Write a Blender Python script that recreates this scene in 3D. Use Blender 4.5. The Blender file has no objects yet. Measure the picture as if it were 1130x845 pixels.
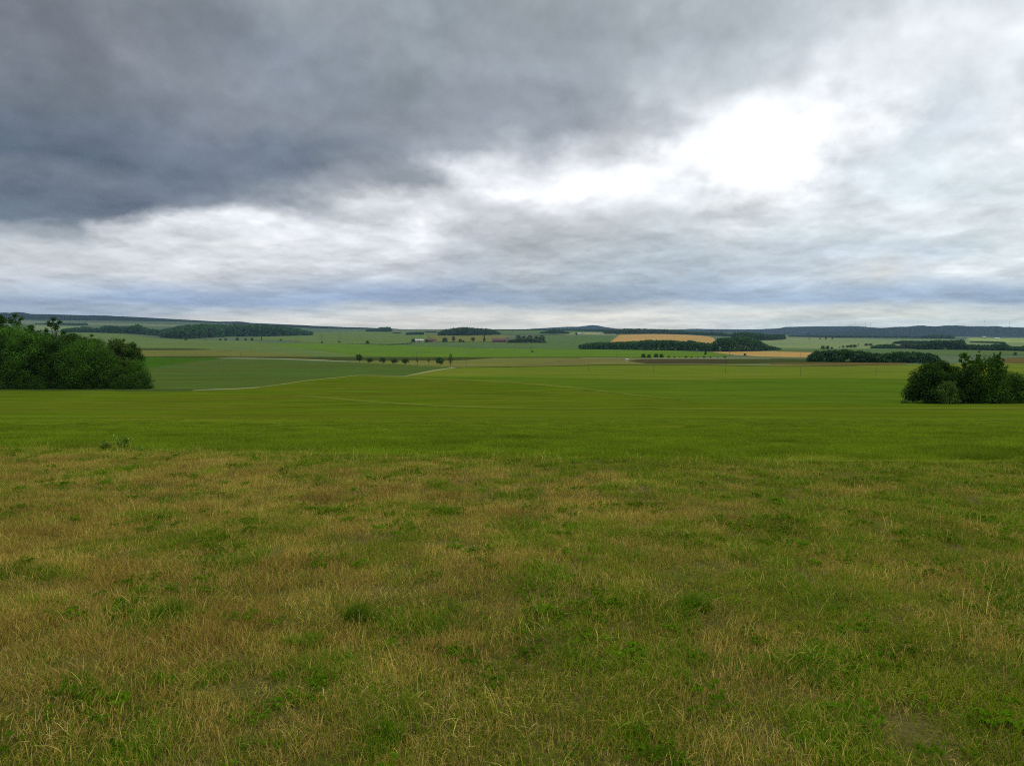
import bpy, math, random
import numpy as np
from mathutils import Vector, noise as mnoise

random.seed(7)
RNG = np.random.default_rng(7)
SC = bpy.context.scene
COL = SC.collection
W0, H0 = 1130.0, 845.0            # size of the photograph the measurements were taken in
F = 850.0                         # focal length in those pixels
EYE = 1.65
HORIZON = 361.0
PITCH = math.atan((H0 / 2 - HORIZON) / F)
CP, SP = math.cos(PITCH), math.sin(PITCH)


def lin(c):
    c = np.asarray(c, float) / 255.0
    return np.where(c <= 0.04045, c / 12.92, ((c + 0.055) / 1.055) ** 2.4)


# ------------------------------------------------------------------ terrain
def slope_of_row(row):            # height per metre of forward distance
    return np.tan(np.arctan((H0 / 2 - row) / F) - PITCH)


def row_of_slope(s):
    return H0 / 2 - F * np.tan(np.arctan(s) + PITCH)


def near_slope(Y):
    return (-1.62 - 0.062 * Y) / Y


TCOLS = [-250, 0, 100, 200, 300, 400, 565, 750, 900, 1000, 1130, 1380]
TY = [2, 4, 8, 15, 40, 100, 150, 300, 600, 1000, 1500, 2200, 3000, 4000, 5500, 6500]
NEAR_ROWS = [float(row_of_slope(near_slope(y))) for y in (2, 4, 8, 15)] + [470, 446, 429, 413, 401]
FAR_ROWS = {
    -250: [391, 382, 373.5, 366, 360, 354, 351],
    0:   [391, 382, 373.5, 366, 360, 355, 352.6],
    100: [391, 382.5, 374, 367, 361, 356, 353.8],
    200: [391, 383.5, 376, 370, 363.5, 357.5, 355],
    300: [391.5, 384.5, 377.5, 372, 367, 362.5, 360.5],
    400: [392, 385, 377.5, 372, 368, 364.3, 363.2],
    565: [392, 385, 377.5, 372, 368, 364.3, 363.3],
    750: [392, 386, 379, 373.5, 369.5, 366.5, 365.3],
    900: [392, 387, 380.5, 376, 373.2, 371.2, 370.3],
    1000: [392, 387, 381, 377, 374, 372, 371],
    1130: [392, 387, 381.5, 377.5, 375, 373, 372],
    1380: [392, 387, 381.5, 377.5, 375, 373, 372],
}


def pchip(x, y, xi):
    x = np.asarray(x, float); y = np.asarray(y, float)
    h = np.diff(x); d = np.diff(y) / h
    m = np.zeros_like(y)
    for k in range(1, len(x) - 1):
        if d[k - 1] * d[k] > 0:
            w1, w2 = 2 * h[k] + h[k - 1], h[k] + 2 * h[k - 1]
            m[k] = (w1 + w2) / (w1 / d[k - 1] + w2 / d[k])
    m[0], m[-1] = d[0], d[-1]
    i = np.clip(np.searchsorted(x, xi) - 1, 0, len(x) - 2)
    t = (xi - x[i]) / h[i]
    return ((1 + 2 * t) * (1 - t) ** 2 * y[i] + t * (1 - t) ** 2 * h[i] * m[i]
            + t * t * (3 - 2 * t) * y[i + 1] + t * t * (t - 1) * h[i] * m[i + 1])


LY = np.linspace(math.log(2.0), math.log(14000.0), 420)
PX = np.linspace(-250, 1380, 164)
_tab = []
for c in TCOLS:
    ys = TY + [7600, 14000]
    last = FAR_ROWS[c][-1]
    rows = NEAR_ROWS + FAR_ROWS[c] + [last + 2.0, last + 6.0]     # the land falls away again behind the last crest
    _tab.append(pchip(np.log(ys), rows, LY))
_tab = np.array(_tab)
ROWT = np.array([pchip(TCOLS, _tab[:, k], PX) for k in range(len(LY))]).T      # [px, logY]


def row_at(px, Y):
    a = np.clip((np.asarray(px, float) - PX[0]) / (PX[1] - PX[0]), 0, len(PX) - 1.001)
    b = np.clip((np.log(np.maximum(Y, 2.0)) - LY[0]) / (LY[1] - LY[0]), 0, len(LY) - 1.001)
    i = a.astype(int); j = b.astype(int); u = a - i; v = b - j
    return ((ROWT[i, j] * (1 - u) + ROWT[i + 1, j] * u) * (1 - v)
            + (ROWT[i, j + 1] * (1 - u) + ROWT[i + 1, j + 1] * u) * v)


def ground_z(X, Y):
    X = np.asarray(X, float); Y = np.asarray(Y, float)
    Yc = np.maximum(Y, 2.0)
    Z = -0.08 * Yc
    for _ in range(2):
        px = W0 / 2 + F * X / (Yc * CP - Z * SP)
        Z = Yc * slope_of_row(row_at(px, Yc))
    Z = np.where(Y < 2.0, -1.62 - 0.062 * Y, Z)
    bump = 0.035 * np.sin(X * 1.3 + 0.6 * Y) * np.sin(Y * 0.9 - 0.4 * X) + 0.02 * np.sin(X * 3.1 - Y * 0.7) * np.sin(Y * 2.3)
    return EYE + Z + bump * np.clip((40 - np.abs(Y)) / 30, 0, 1)


def unproject(px, row):
    """Point on the land seen at a photograph pixel."""
    px = np.asarray(px, float); row = np.asarray(row, float)
    px, row = np.broadcast_arrays(px, row)
    lo = np.full(px.shape, math.log(2.05)); hi = np.full(px.shape, math.log(6900.0))
    for _ in range(48):
        mid = (lo + hi) / 2
        below = row_at(px, np.exp(mid)) > row
        lo = np.where(below, mid, lo); hi = np.where(below, hi, mid)
    Y = np.exp((lo + hi) / 2)
    Z = Y * slope_of_row(row_at(px, Y))
    X = (px - W0 / 2) / F * (Y * CP - Z * SP)
    return X, Y


def height_for(px, Y, toprow):
    """Height above the land of a thing standing at distance Y whose top shows at toprow."""
    X = (px - W0 / 2) / F * Y
    return EYE + Y * float(slope_of_row(toprow)) - float(ground_z(X, Y))


# ------------------------------------------------------------------ materials
def new_mat(name):
    m = bpy.data.materials.new(name); m.use_nodes = True
    nt = m.node_tree; nt.nodes.clear()
    return m, nt, nt.nodes, nt.links


def N(nt, typ, **kw):
    n = nt.nodes.new(typ)
    for k, v in kw.items():
        if k.startswith('i_'):
            n.inputs[k[2:]].default_value = v
        else:
            setattr(n, k, v)
    return n


def math_n(nt, op, a, b=None, c=None, clamp=False):
    n = nt.nodes.new('ShaderNodeMath'); n.operation = op; n.use_clamp = clamp
    for i, v in enumerate((a, b, c)):
        if v is None: continue
        if isinstance(v, (int, float)): n.inputs[i].default_value = v
        else: nt.links.new(v, n.inputs[i])
    return n.outputs[0]


def mix_c(nt, fac, a, b, blend='MIX'):
    n = nt.nodes.new('ShaderNodeMix'); n.data_type = 'RGBA'; n.blend_type = blend
    for sock, v in ((n.inputs[0], fac), (n.inputs[6], a), (n.inputs[7], b)):
        if isinstance(v, (int, float)): sock.default_value = v
        elif isinstance(v, (tuple, list)): sock.default_value = (*v[:3], 1)
        else: nt.links.new(v, sock)
    return n.outputs[2]


def ramp(nt, fac, stops):
    r = nt.nodes.new('ShaderNodeValToRGB')
    e = r.color_ramp.elements
    while len(e) > 1: e.remove(e[-1])
    for i, (p, c) in enumerate(stops):
        el = e[0] if i == 0 else e.new(p)
        el.position = p; el.color = (*c[:3], 1)
    nt.links.new(fac, r.inputs[0])
    return r.outputs[0]


def noise_n(nt, vec, scale, detail=4, rough=0.55, dist=0.0):
    n = nt.nodes.new('ShaderNodeTexNoise')
    n.inputs['Scale'].default_value = scale; n.inputs['Detail'].default_value = detail
    n.inputs['Roughness'].default_value = rough; n.inputs['Distortion'].default_value = dist
    nt.links.new(vec, n.inputs['Vector'])
    return n.outputs['Fac']


def mapped(nt, src, scale=(1, 1, 1), rot=(0, 0, 0), loc=(0, 0, 0)):
    m = nt.nodes.new('ShaderNodeMapping')
    m.inputs['Scale'].default_value = scale; m.inputs['Rotation'].default_value = rot; m.inputs['Location'].default_value = loc
    nt.links.new(src, m.inputs['Vector'])
    return m.outputs[0]


def finish(nt, color, rough=0.9, trans=0.0, bump=None, spec=0.15):
    out = N(nt, 'ShaderNodeOutputMaterial')
    p = N(nt, 'ShaderNodeBsdfPrincipled')
    p.inputs['Roughness'].default_value = rough
    p.inputs['Specular IOR Level'].default_value = spec
    if isinstance(color, (tuple, list)): p.inputs['Base Color'].default_value = (*color, 1)
    else: nt.links.new(color, p.inputs['Base Color'])
    if bump is not None: nt.links.new(bump, p.inputs['Normal'])
    sh = p.outputs[0]
    if trans > 0:
        t = N(nt, 'ShaderNodeBsdfTranslucent')
        if isinstance(color, (tuple, list)): t.inputs[0].default_value = (*color, 1)
        else: nt.links.new(color, t.inputs[0])
        mx = N(nt, 'ShaderNodeMixShader'); mx.inputs[0].default_value = trans
        nt.links.new(sh, mx.inputs[1]); nt.links.new(t.outputs[0], mx.inputs[2]); sh = mx.outputs[0]
    nt.links.new(sh, out.inputs['Surface'])


def sc3(c, k):
    return tuple(float(min(1, max(0, x * k))) for x in c)


def crop_mat(name, c, var=0.25, alt=None, streak=1.0, rot=0.0, patch=60.0, row=1.6, tram=0.0):
    """A standing crop or bare field: c is the real (linear) colour, broken by drill rows, tramlines and patches."""
    m, nt, nd, lk = new_mat(name)
    pos = N(nt, 'ShaderNodeNewGeometry').outputs['Position']
    alt = alt or sc3(c, 0.72)
    big = noise_n(nt, mapped(nt, pos, (0.6 / patch, 1.3 / patch, 0), (0, 0, rot)), 1.0, 6, 0.62, 0.8)
    strk = noise_n(nt, mapped(nt, pos, (1 / (patch * 0.9), 1 / row, 0), (0, 0, rot)), 1.0, 4, 0.6)
    dark = noise_n(nt, mapped(nt, pos, (1 / 6, 1 / 1.5, 0), (0, 0, rot), (31, 7, 0)), 1.0, 3, 0.5)
    fine = noise_n(nt, mapped(nt, pos, (1.2, 4.0, 0), (0, 0, rot)), 1.0, 3, 0.7)
    f1 = math_n(nt, 'MULTIPLY_ADD', big, 3.6, -1.3, True)
    col = mix_c(nt, f1, c, alt)
    f2 = math_n(nt, 'MULTIPLY_ADD', strk, 5.0, -2.1, True)
    col = mix_c(nt, math_n(nt, 'MULTIPLY', f2, 0.85 * var / 0.25 * streak, None, True), col, mix_c(nt, 1.0, col, (0.60, 0.66, 0.55), 'MULTIPLY'))
    f3 = math_n(nt, 'MULTIPLY_ADD', dark, 10.0, -6.1, True)
    col = mix_c(nt, math_n(nt, 'MULTIPLY', f3, 0.75 * streak, None, True), col, sc3(c, 0.40))
    if tram:
        sp = N(nt, 'ShaderNodeSeparateXYZ'); lk.new(mapped(nt, pos, (1, 1, 0), (0, 0, rot + 0.07)), sp.inputs[0])
        wob = noise_n(nt, mapped(nt, pos, (1 / 30, 1 / 30, 0)), 1.0, 2, 0.5)
        yy = math_n(nt, 'ADD', sp.outputs[1], math_n(nt, 'MULTIPLY', wob, 5.0))
        for off in (0.0, 1.9):
            q = math_n(nt, 'PINGPONG', math_n(nt, 'ADD', yy, off), tram / 2)
            ln = math_n(nt, 'MULTIPLY_ADD', q, -3.2, 1.3, True)
            brk = math_n(nt, 'MULTIPLY_ADD', noise_n(nt, mapped(nt, pos, (1 / 11, 1 / 5, 0), (0, 0, 0), (off, 3, 0)), 1.0, 3, 0.6), 6.0, -2.6, True)
            col = mix_c(nt, math_n(nt, 'MULTIPLY', math_n(nt, 'MULTIPLY', ln, brk), 0.65), col, sc3(c, 0.38))
    mid = noise_n(nt, mapped(nt, pos, (2.2 / patch, 6.0 / patch, 0), (0, 0, rot), (5, 5, 0)), 1.0, 5, 0.6, 0.4)
    f4 = math_n(nt, 'MULTIPLY', math_n(nt, 'MULTIPLY_ADD', fine, 0.9, 0.55), math_n(nt, 'MULTIPLY_ADD', mid, 0.9, 0.55))
    cc = N(nt, 'ShaderNodeCombineColor')
    for i in range(3): lk.new(f4, cc.inputs[i])
    col = mix_c(nt, 1.0, col, cc.outputs[0], 'MULTIPLY')
    finish(nt, col, 1.0, 0, None, 0.0)
    return m


def leaf_mat(name, c1, c2, c3, trans=0.3, scale=0.35):
    m, nt, nd, lk = new_mat(name)
    g = N(nt, 'ShaderNodeNewGeometry')
    r = g.outputs['Random Per Island']
    col = ramp(nt, r, [(0.0, c1), (0.55, c2), (1.0, c3)])
    n = noise_n(nt, mapped(nt, g.outputs['Position'], (scale, scale, scale)), 1.0, 3, 0.6)
    oi = N(nt, 'ShaderNodeObjectInfo').outputs['Random']
    f = math_n(nt, 'ADD', math_n(nt, 'MULTIPLY_ADD', n, 1.2, 0.2), math_n(nt, 'MULTIPLY', oi, 0.4))
    cc = N(nt, 'ShaderNodeCombineColor')
    for i in range(3): lk.new(f, cc.inputs[i])
    col = mix_c(nt, 1.0, col, cc.outputs[0], 'MULTIPLY')
    finish(nt, col, 0.8, trans, None, 0.06)
    return m


def plain_mat(name, c, var=0.2, scale=2.0, rough=0.85):
    m, nt, nd, lk = new_mat(name)
    pos = N(nt, 'ShaderNodeTexCoord').outputs['Object']
    n = noise_n(nt, pos, scale, 5, 0.6)
    col = ramp(nt, n, [(0.25, sc3(c, 1 - var)), (0.75, sc3(c, 1 + var))])
    finish(nt, col, rough, 0, None, 0.2)
    return m


# ------------------------------------------------------------------ object helpers
def mesh_obj(name, V, Fc, mat, parent=None, smooth=False, mids=None):
    me = bpy.data.meshes.new(name)
    V = np.asarray(V, np.float32)
    if isinstance(Fc, np.ndarray):
        k = Fc.shape[1]; n = len(Fc)
        me.vertices.add(len(V)); me.vertices.foreach_set('co', V.ravel())
        me.loops.add(n * k); me.loops.foreach_set('vertex_index', Fc.astype(np.int32).ravel())
        me.polygons.add(n); me.polygons.foreach_set('loop_start', (np.arange(n) * k).astype(np.int32))
    else:
        me.from_pydata([tuple(map(float, v)) for v in V], [], [tuple(map(int, f)) for f in Fc])
    for mm in (mat if isinstance(mat, (list, tuple)) else [mat]): me.materials.append(mm)
    if mids is not None: me.polygons.foreach_set('material_index', np.asarray(mids, np.int32))
    me.polygons.foreach_set('use_smooth', np.full(len(me.polygons), smooth))
    me.update(calc_edges=True)
    o = bpy.data.objects.new(name, me)
    COL.objects.link(o)
    if parent: o.parent = parent
    return o


def tag(o, label=None, cat=None, group=None, kind=None):
    if label: o['label'] = label
    if cat: o['category'] = cat
    if group: o['group'] = group
    if kind: o['kind'] = kind
    return o


def empty(name, loc, rz=0.0, s=1.0):
    o = bpy.data.objects.new(name, None); COL.objects.link(o)
    o.empty_display_size = 0.3
    o.location = loc; o.rotation_euler = (0, 0, rz); o.scale = (s, s, s) if not isinstance(s, tuple) else s
    return o


def copy_tree(src):
    r = src.copy(); COL.objects.link(r)
    for ch in list(src.children):
        c = ch.copy(); COL.objects.link(c); c.parent = r
    return r


class MB:
    def __init__(s): s.v = []; s.f = []
    def box(s, x0, x1, y0, y1, z0, z1):
        b = len(s.v)
        s.v += [(x0, y0, z0), (x1, y0, z0), (x1, y1, z0), (x0, y1, z0), (x0, y0, z1), (x1, y0, z1), (x1, y1, z1), (x0, y1, z1)]
        s.f += [tuple(b + i for i in q) for q in ((0, 3, 2, 1), (4, 5, 6, 7), (0, 1, 5, 4), (1, 2, 6, 5), (2, 3, 7, 6), (3, 0, 4, 7))]
    def tube(s, pts, rad, n=6):
        pts = [Vector(p) for p in pts]; b = len(s.v)
        for i, p in enumerate(pts):
            d = (pts[min(i + 1, len(pts) - 1)] - pts[max(i - 1, 0)]).normalized()
            a = d.cross(Vector((0, 0, 1)) if abs(d.z) < 0.9 else Vector((1, 0, 0))).normalized(); c = d.cross(a)
            for k in range(n):
                t = 2 * math.pi * k / n
                s.v.append(tuple(p + (a * math.cos(t) + c * math.sin(t)) * rad[i]))
        for i in range(len(pts) - 1):
            for k in range(n):
                s.f.append((b + i * n + k, b + i * n + (k + 1) % n, b + (i + 1) * n + (k + 1) % n, b + (i + 1) * n + k))
        s.f.append(tuple(b + (len(pts) - 1) * n + k for k in range(n)))
    def prism(s, x0, x1, y0, y1, z0, z1):      # gable roof, ridge along x
        b = len(s.v); ym = (y0 + y1) / 2
        s.v += [(x0, y0, z0), (x1, y0, z0), (x1, y1, z0), (x0, y1, z0), (x0, ym, z1), (x1, ym, z1)]
        s.f += [tuple(b + i for i in q) for q in ((0, 1, 5, 4), (2, 3, 4, 5), (0, 4, 3), (1, 2, 5), (0, 3, 2, 1))]
    def build(s, name, mat, parent=None, smooth=False):
        return mesh_obj(name, s.v, s.f, mat, parent, smooth)


# ------------------------------------------------------------------ the land
def srgb(*c): return tuple(float(x) for x in lin(c))


def land():
    m, nt, nd, lk = new_mat('land')
    pos = N(nt, 'ShaderNodeNewGeometry').outputs['Position']
    v = nd.new('ShaderNodeTexVoronoi'); v.feature = 'F1'; v.inputs['Scale'].default_value = 1.0
    lk.new(mapped(nt, pos, (1 / 420, 1 / 650, 0), (0, 0, 0.25)), v.inputs['Vector'])
    sep = N(nt, 'ShaderNodeSeparateColor'); lk.new(v.outputs['Color'], sep.inputs[0])
    col = ramp(nt, sep.outputs[0], [(0.0, (0.055, 0.10, 0.030)), (0.35, (0.075, 0.12, 0.04)), (0.6, (0.10, 0.125, 0.05)), (0.8, (0.06, 0.10, 0.045)), (1.0, (0.15, 0.14, 0.065))])
    n = noise_n(nt, mapped(nt, pos, (1 / 60, 1 / 60, 0)), 1.0, 5, 0.6)
    f = math_n(nt, 'MULTIPLY_ADD', n, 0.8, 0.6)
    cc = N(nt, 'ShaderNodeCombineColor')
    for i in range(3): lk.new(f, cc.inputs[i])
    col = mix_c(nt, 1.0, col, cc.outputs[0], 'MULTIPLY')
    finish(nt, col, 0.95, 0, None, 0.05)
    ys = np.concatenate([np.linspace(-40, 1.5, 26), np.exp(np.linspace(math.log(2.0), math.log(14000), 520))])
    ss = np.linspace(-1.7, 1.7, 240)
    S, Y = np.meshgrid(ss, ys)
    X = S * (np.maximum(Y, 0) + 30)
    Z = ground_z(X, Y)
    V = np.stack([X, Y, Z], -1).reshape(-1, 3)
    a = np.arange(len(ys) * len(ss)).reshape(len(ys), len(ss))
    Q = np.stack([a[:-1, :-1], a[:-1, 1:], a[1:, 1:], a[1:, :-1]], -1).reshape(-1, 4)
    o = mesh_obj('ground', V, Q, m, smooth=True)
    tag(o, 'rolling green farmland falling from the meadow and rising to the horizon', 'ground', None, 'structure')


def field(name, far, near, mat, lift, label, cat='field', nv=None, nu=10):
    """A patch of the land between a far and a near edge (photograph pixels); stands `lift` metres proud."""
    lift = 0.04 + lift * 0.25
    far = np.array(far, float); near = np.array(near, float)
    if len(far) != len(near):
        k = max(len(far), len(near))
        def rs(a):
            t = np.linspace(0, 1, len(a)); ti = np.linspace(0, 1, k)
            return np.stack([np.interp(ti, t, a[:, 0]), np.interp(ti, t, a[:, 1])], -1)
        far, near = rs(far), rs(near)
    nseg = len(far) - 1
    t = np.arange(len(far)); ti = np.linspace(0, nseg, nseg * nu + 1)
    fr = np.stack([pchip(t, far[:, 0], ti), pchip(t, far[:, 1], ti)], -1) if nseg > 1 else np.stack([np.interp(ti, t, far[:, i]) for i in (0, 1)], -1)
    nr = np.stack([pchip(t, near[:, 0], ti), pchip(t, near[:, 1], ti)], -1) if nseg > 1 else np.stack([np.interp(ti, t, near[:, i]) for i in (0, 1)], -1)
    Xf, Yf = unproject(fr[:, 0], fr[:, 1]); Xn, Yn = unproject(nr[:, 0], nr[:, 1])
    if nv is None: nv = int(np.clip(np.max(np.log(Yf / Yn)) * 50, 4, 90))
    vv = np.linspace(0, 1, nv + 1)[:, None]
    Y = Yn * (Yf / Yn) ** vv
    w = (Y - Yn) / np.where(np.abs(Yf - Yn) < 1e-6, 1, Yf - Yn)
    X = Xn + (Xf - Xn) * w
    # ragged growth along the edges
    Z = ground_z(X, Y) + lift
    n1, n2 = X.shape
    V = np.stack([X, Y, Z], -1).reshape(-1, 3)
    a = np.arange(n1 * n2).reshape(n1, n2)
    Q = np.stack([a[:-1, :-1], a[:-1, 1:], a[1:, 1:], a[1:, :-1]], -1).reshape(-1, 4)
    rim = np.concatenate([a[0, :], a[1:, -1], a[-1, -2::-1], a[-2:0:-1, 0]])
    low = V[rim].copy(); low[:, 2] -= lift + 0.15
    b = len(V); k = len(rim); i = np.arange(k); j = (i + 1) % k
    Q2 = np.stack([rim[i], b + i, b + j, rim[j]], -1)
    o = mesh_obj(name, np.concatenate([V, low]), np.concatenate([Q, Q2]), mat, smooth=True)
    return tag(o, label, cat, None, 'structure')


EDGE = [(-400, 490), (0, 497), (130, 499), (300, 503), (560, 508), (800, 512), (1130, 514), (1500, 517)]


def edge_row(px): return np.interp(px, [e[0] for e in EDGE], [e[1] for e in EDGE])


land()

# real colours of the crops (linear)
A = 1.0
C_near = (0.102, 0.160, 0.0075)
C_green = (0.084, 0.156, 0.0100)
C_olive = (0.155, 0.185, 0.019)
C_tan = (0.19, 0.19, 0.045)
C_plough = (0.092, 0.068, 0.030)
C_brown = (0.16, 0.105, 0.03)
C_bright = (0.118, 0.205, 0.017)
C_greygr = (0.140, 0.190, 0.050)
C_ochre = (0.165, 0.172, 0.032)
C_sat = (0.043, 0.115, 0.004)
C_blue = (0.074, 0.140, 0.026)
C_wheat = (0.50, 0.32, 0.085)
C_pale = (0.23, 0.28, 0.105)
C_teal = (0.095, 0.155, 0.052)
C_cream = (0.33, 0.32, 0.15)
C_dark = (0.062, 0.080, 0.017)

M_near = crop_mat('barley_crop', C_near, 0.28, (0.130, 0.152, 0.011), 1.0, 0.05, 38, 0.8, 13.0)
M_green = crop_mat('young_crop', C_green, 0.22, (0.112, 0.158, 0.011), 0.8, 0.03, 60, 2.5, 20.0)
M_olive = crop_mat('ripening_crop', C_olive, 0.2, (0.13, 0.185, 0.014), 0.6, 0.0, 80, 3)
M_tan = crop_mat('dry_pasture', C_tan, 0.2, (0.15, 0.16, 0.035), 0.5, 0.0, 90, 5)
M_plough = crop_mat('ploughed_soil', C_plough, 0.3, (0.05, 0.055, 0.018), 0.7, 0.0, 50, 4)
M_brown = crop_mat('bare_soil', C_brown, 0.3, (0.12, 0.10, 0.03), 0.5, 0.0, 50, 4)
M_bright = crop_mat('bright_crop', C_bright, 0.15, (0.10, 0.18, 0.016), 0.4, 0.0, 120, 6)
M_greygr = crop_mat('greygreen_crop', C_greygr, 0.2, (0.115, 0.170, 0.038), 0.5, 0.1, 150, 8)
M_ochre = crop_mat('ochre_crop', C_ochre, 0.2, (0.14, 0.145, 0.03), 0.4, 0.0, 100, 6)
M_sat = crop_mat('deep_green_crop', C_sat, 0.2, (0.06, 0.12, 0.006), 0.5, 0.0, 80, 5)
M_blue = crop_mat('beet_crop', C_blue, 0.25, (0.098, 0.120, 0.022), 0.8, -0.25, 110, 3)
M_wheat = crop_mat('ripe_wheat', C_wheat, 0.15, (0.42, 0.25, 0.085), 0.3, 0.3, 90, 12)
M_pale = crop_mat('pale_pasture', C_pale, 0.2, (0.16, 0.22, 0.09), 0.5, 0.1, 200, 14)
M_teal = crop_mat('bluish_crop', C_teal, 0.15, (0.105, 0.155, 0.04), 0.5, 0.0, 130, 8)
M_cream = crop_mat('chalk_track', C_cream, 0.2, (0.25, 0.26, 0.11), 0.4, 0.0, 30, 3)
M_dark = crop_mat('rough_verge', C_dark, 0.3, (0.065, 0.075, 0.015), 0.8, 0.0, 25, 3)

LINE = [(430, 416), (560, 421.5), (640, 428.5), (750, 442), (850, 445), (1000, 446), (1420, 444)]
# near crop, right up to the meadow's edge
field('crop_field', [(-300, 430), (0, 430.3), (160, 432), (215, 431.5), (280, 428.5), (340, 420), (400, 414.8)] + LINE,
      [(p, float(edge_row(p))) for p in (-380, -100, 0, 60, 130, 200, 300, 400, 500, 620, 760, 900, 1100, 1480)],
      M_near, 0.06, 'olive green standing crop running from the meadow edge down the slope', nv=90, nu=14)
MIDL = [(430, 415.5), (560, 416), (640, 417.5), (750, 418.5), (900, 417), (1000, 418), (1420, 420)]
field('crop_field', MIDL, [(p, r + 0.15) for p, r in LINE], M_green, -0.02, 'fresh green crop band beyond the olive field, left of the round bushes')
FAR_B = [(452, 414), (505, 406), (640, 403), (760, 402.5), (870, 404), (1040, 401.5), (1420, 398)]
field('crop_field', FAR_B, [(p, r + 0.1) for p, r in MIDL], M_olive, -0.06, 'yellowish green crop band on the valley floor in front of the poles')
field('crop_field', [(385, 398.4), (440, 398.3), (500, 395), (600, 394.8), (702, 395.5), (706, 401.2), (860, 402), (1000, 401)],
      [(385, 400.0), (440, 402.6), (505, 405.8), (600, 404.2), (690, 402.4), (740, 402.6), (860, 404.1), (1000, 403.2)], M_tan, 0.3, 'tan green dry pasture strip behind the row of small roadside trees')
field('ploughed_field', [(694, 398.2), (712, 396.3), (800, 396), (900, 398.4)], [(694, 398.6), (716, 401), (800, 401.4), (900, 399)], M_plough, 0.42, 'dark brown ploughed strip below the pale field margin')
field('ploughed_field', [(800, 396), (850, 396), (1010, 397)], [(800, 400.6), (860, 400.4), (1010, 400.2)], M_dark, 0.5, 'dark green brown weedy strip beside the ploughed land')
field('ploughed_field', [(850, 400.3), (930, 399.9), (1000, 400)], [(850, 402.2), (940, 403.2), (1000, 401.6)], M_brown, 0.46, 'reddish brown bare soil strip in front of the long hedge wood')
field('field_margin', [(640, 394.7), (700, 395), (800, 395.2), (850, 395.6)], [(640, 395.3), (700, 395.9), (800, 396.1), (850, 396.2)], M_cream, 0.5, 'thin pale margin line along the ploughed strip')
field('field_margin', [(620, 397.6), (680, 395.9), (705, 396.3)], [(560, 405.6), (640, 400.8), (700, 397.6)], crop_mat('thin_margin', (0.175, 0.145, 0.045), 0.2, (0.16, 0.15, 0.045), 0.4), 0.38, 'brown bare margin curving up to the small white hut')
field('verge', [(180, 393.8), (300, 393.9), (400, 394.1), (500, 394.4), (545, 394.7)], [(180, 394.3), (300, 395.4), (345, 397.4), (490, 398.0), (545, 395.0)], M_dark, 0.5, 'dark rough verge strip behind the row of roadside trees')
field('verge', [(505, 394.2), (620, 394), (720, 394.4)], [(505, 395.1), (620, 394.9), (720, 395.3)], M_dark, 0.55, 'thin dark ditch bank between bright green and tan fields')
field('crop_field', [(285, 378.2), (350, 379.2), (440, 380.3), (520, 384), (640, 385.4), (760, 387.6), (805, 391)],
      [(285, 378.6), (345, 386.0), (420, 393.6), (520, 394.2), (640, 394), (740, 394.4), (805, 392.5)], M_bright, 0.6, 'vivid lime green crop band across the middle of the valley')
field('crop_field', [(60, 366.5), (130, 368.2), (180, 374), (280, 376.8), (300, 379)], [(60, 386), (150, 386.4), (240, 386.4), (360, 394), (420, 393.8)], M_greygr, 0.45, 'grey green crop on the slope above the ochre strip')
field('crop_field', [(120, 384.2), (180, 384.2), (232, 385.2)], [(120, 386.4), (180, 386.5), (232, 386.0)], M_dark, 0.7, 'narrow dark green strip above the ochre field')
field('crop_field', [(120, 386.6), (170, 386.4), (235, 386.4), (335, 391.5)], [(120, 393.3), (170, 393.3), (235, 393.2), (345, 394)], M_ochre, 0.62, 'ochre ripening strip right of the dark copse')
field('crop_field', [(100, 394), (165, 394), (200, 394.2), (245, 395)], [(100, 406), (165, 405.3), (200, 400.6), (245, 395.6)], M_sat, 0.4, 'deep green wedge of crop right of the dark copse')
field('crop_field', [(-200, 406), (165, 405.4), (200, 400.8), (245, 396.2), (290, 396.7), (360, 399.2), (420, 401), (497, 404.8)],
      [(-200, 430), (150, 431.4), (215, 431), (280, 428), (340, 419.6), (400, 414.2), (430, 414.5), (452, 414)], M_blue, 0.3, 'bluish green beet field between the copse and the curved track')
field('track', [(236, 395.2), (262, 395.1), (300, 395.5), (345, 396.7), (375, 398.2), (402, 399.6)], [(236, 395.3), (262, 395.9), (300, 396.3), (345, 397.8), (375, 398.9), (402, 399.7)], M_cream, 0.58, 'pale chalk track behind the beet field leading to the roadside trees')
field('track', [(446, 415.2), (462, 411.6), (480, 408.2), (503, 405.2)], [(447, 415.4), (466, 412.0), (483, 408.8), (506, 405.5)], M_cream, 0.34, 'pale chalk track slanting down from the last roadside tree')
field('track', [(212, 431.2), (232, 430.0), (262, 429.0), (286, 427.6)], [(212, 431.3), (232, 430.7), (262, 429.7), (286, 427.8)], M_cream, 0.34, 'short pale track segment along the near edge of the beet field')
field('crop_field', [(462, 377.6), (560, 378), (648, 378.2)], [(420, 380.2), (520, 383.8), (648, 385.2)], M_teal, 0.72, 'blue grey crop band in front of the farm buildings')
field('crop_field', [(345, 366.8), (400, 365.6), (475, 368)], [(325, 378.2), (400, 379.6), (470, 379)], M_greygr, 0.66, 'mid green crop left of the pale roofed farm')
field('crop_field', [(538, 364.2), (580, 364), (645, 364.8)], [(546, 368.2), (600, 368.8), (645, 369)], M_teal, 0.9, 'green crop on the skyline right of the dark wood')
field('crop_field', [(592, 369.8), (640, 369.6), (690, 370)], [(590, 378), (640, 378.2), (690, 379)], M_teal, 0.74, 'dark green crop left of the golden wheat')
field('crop_field', [(470, 369.6), (500, 369.8), (560, 370)], [(480, 377), (520, 377.4), (560, 377.2)], M_tan, 0.76, 'tan pasture behind the farm trees')
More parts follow.
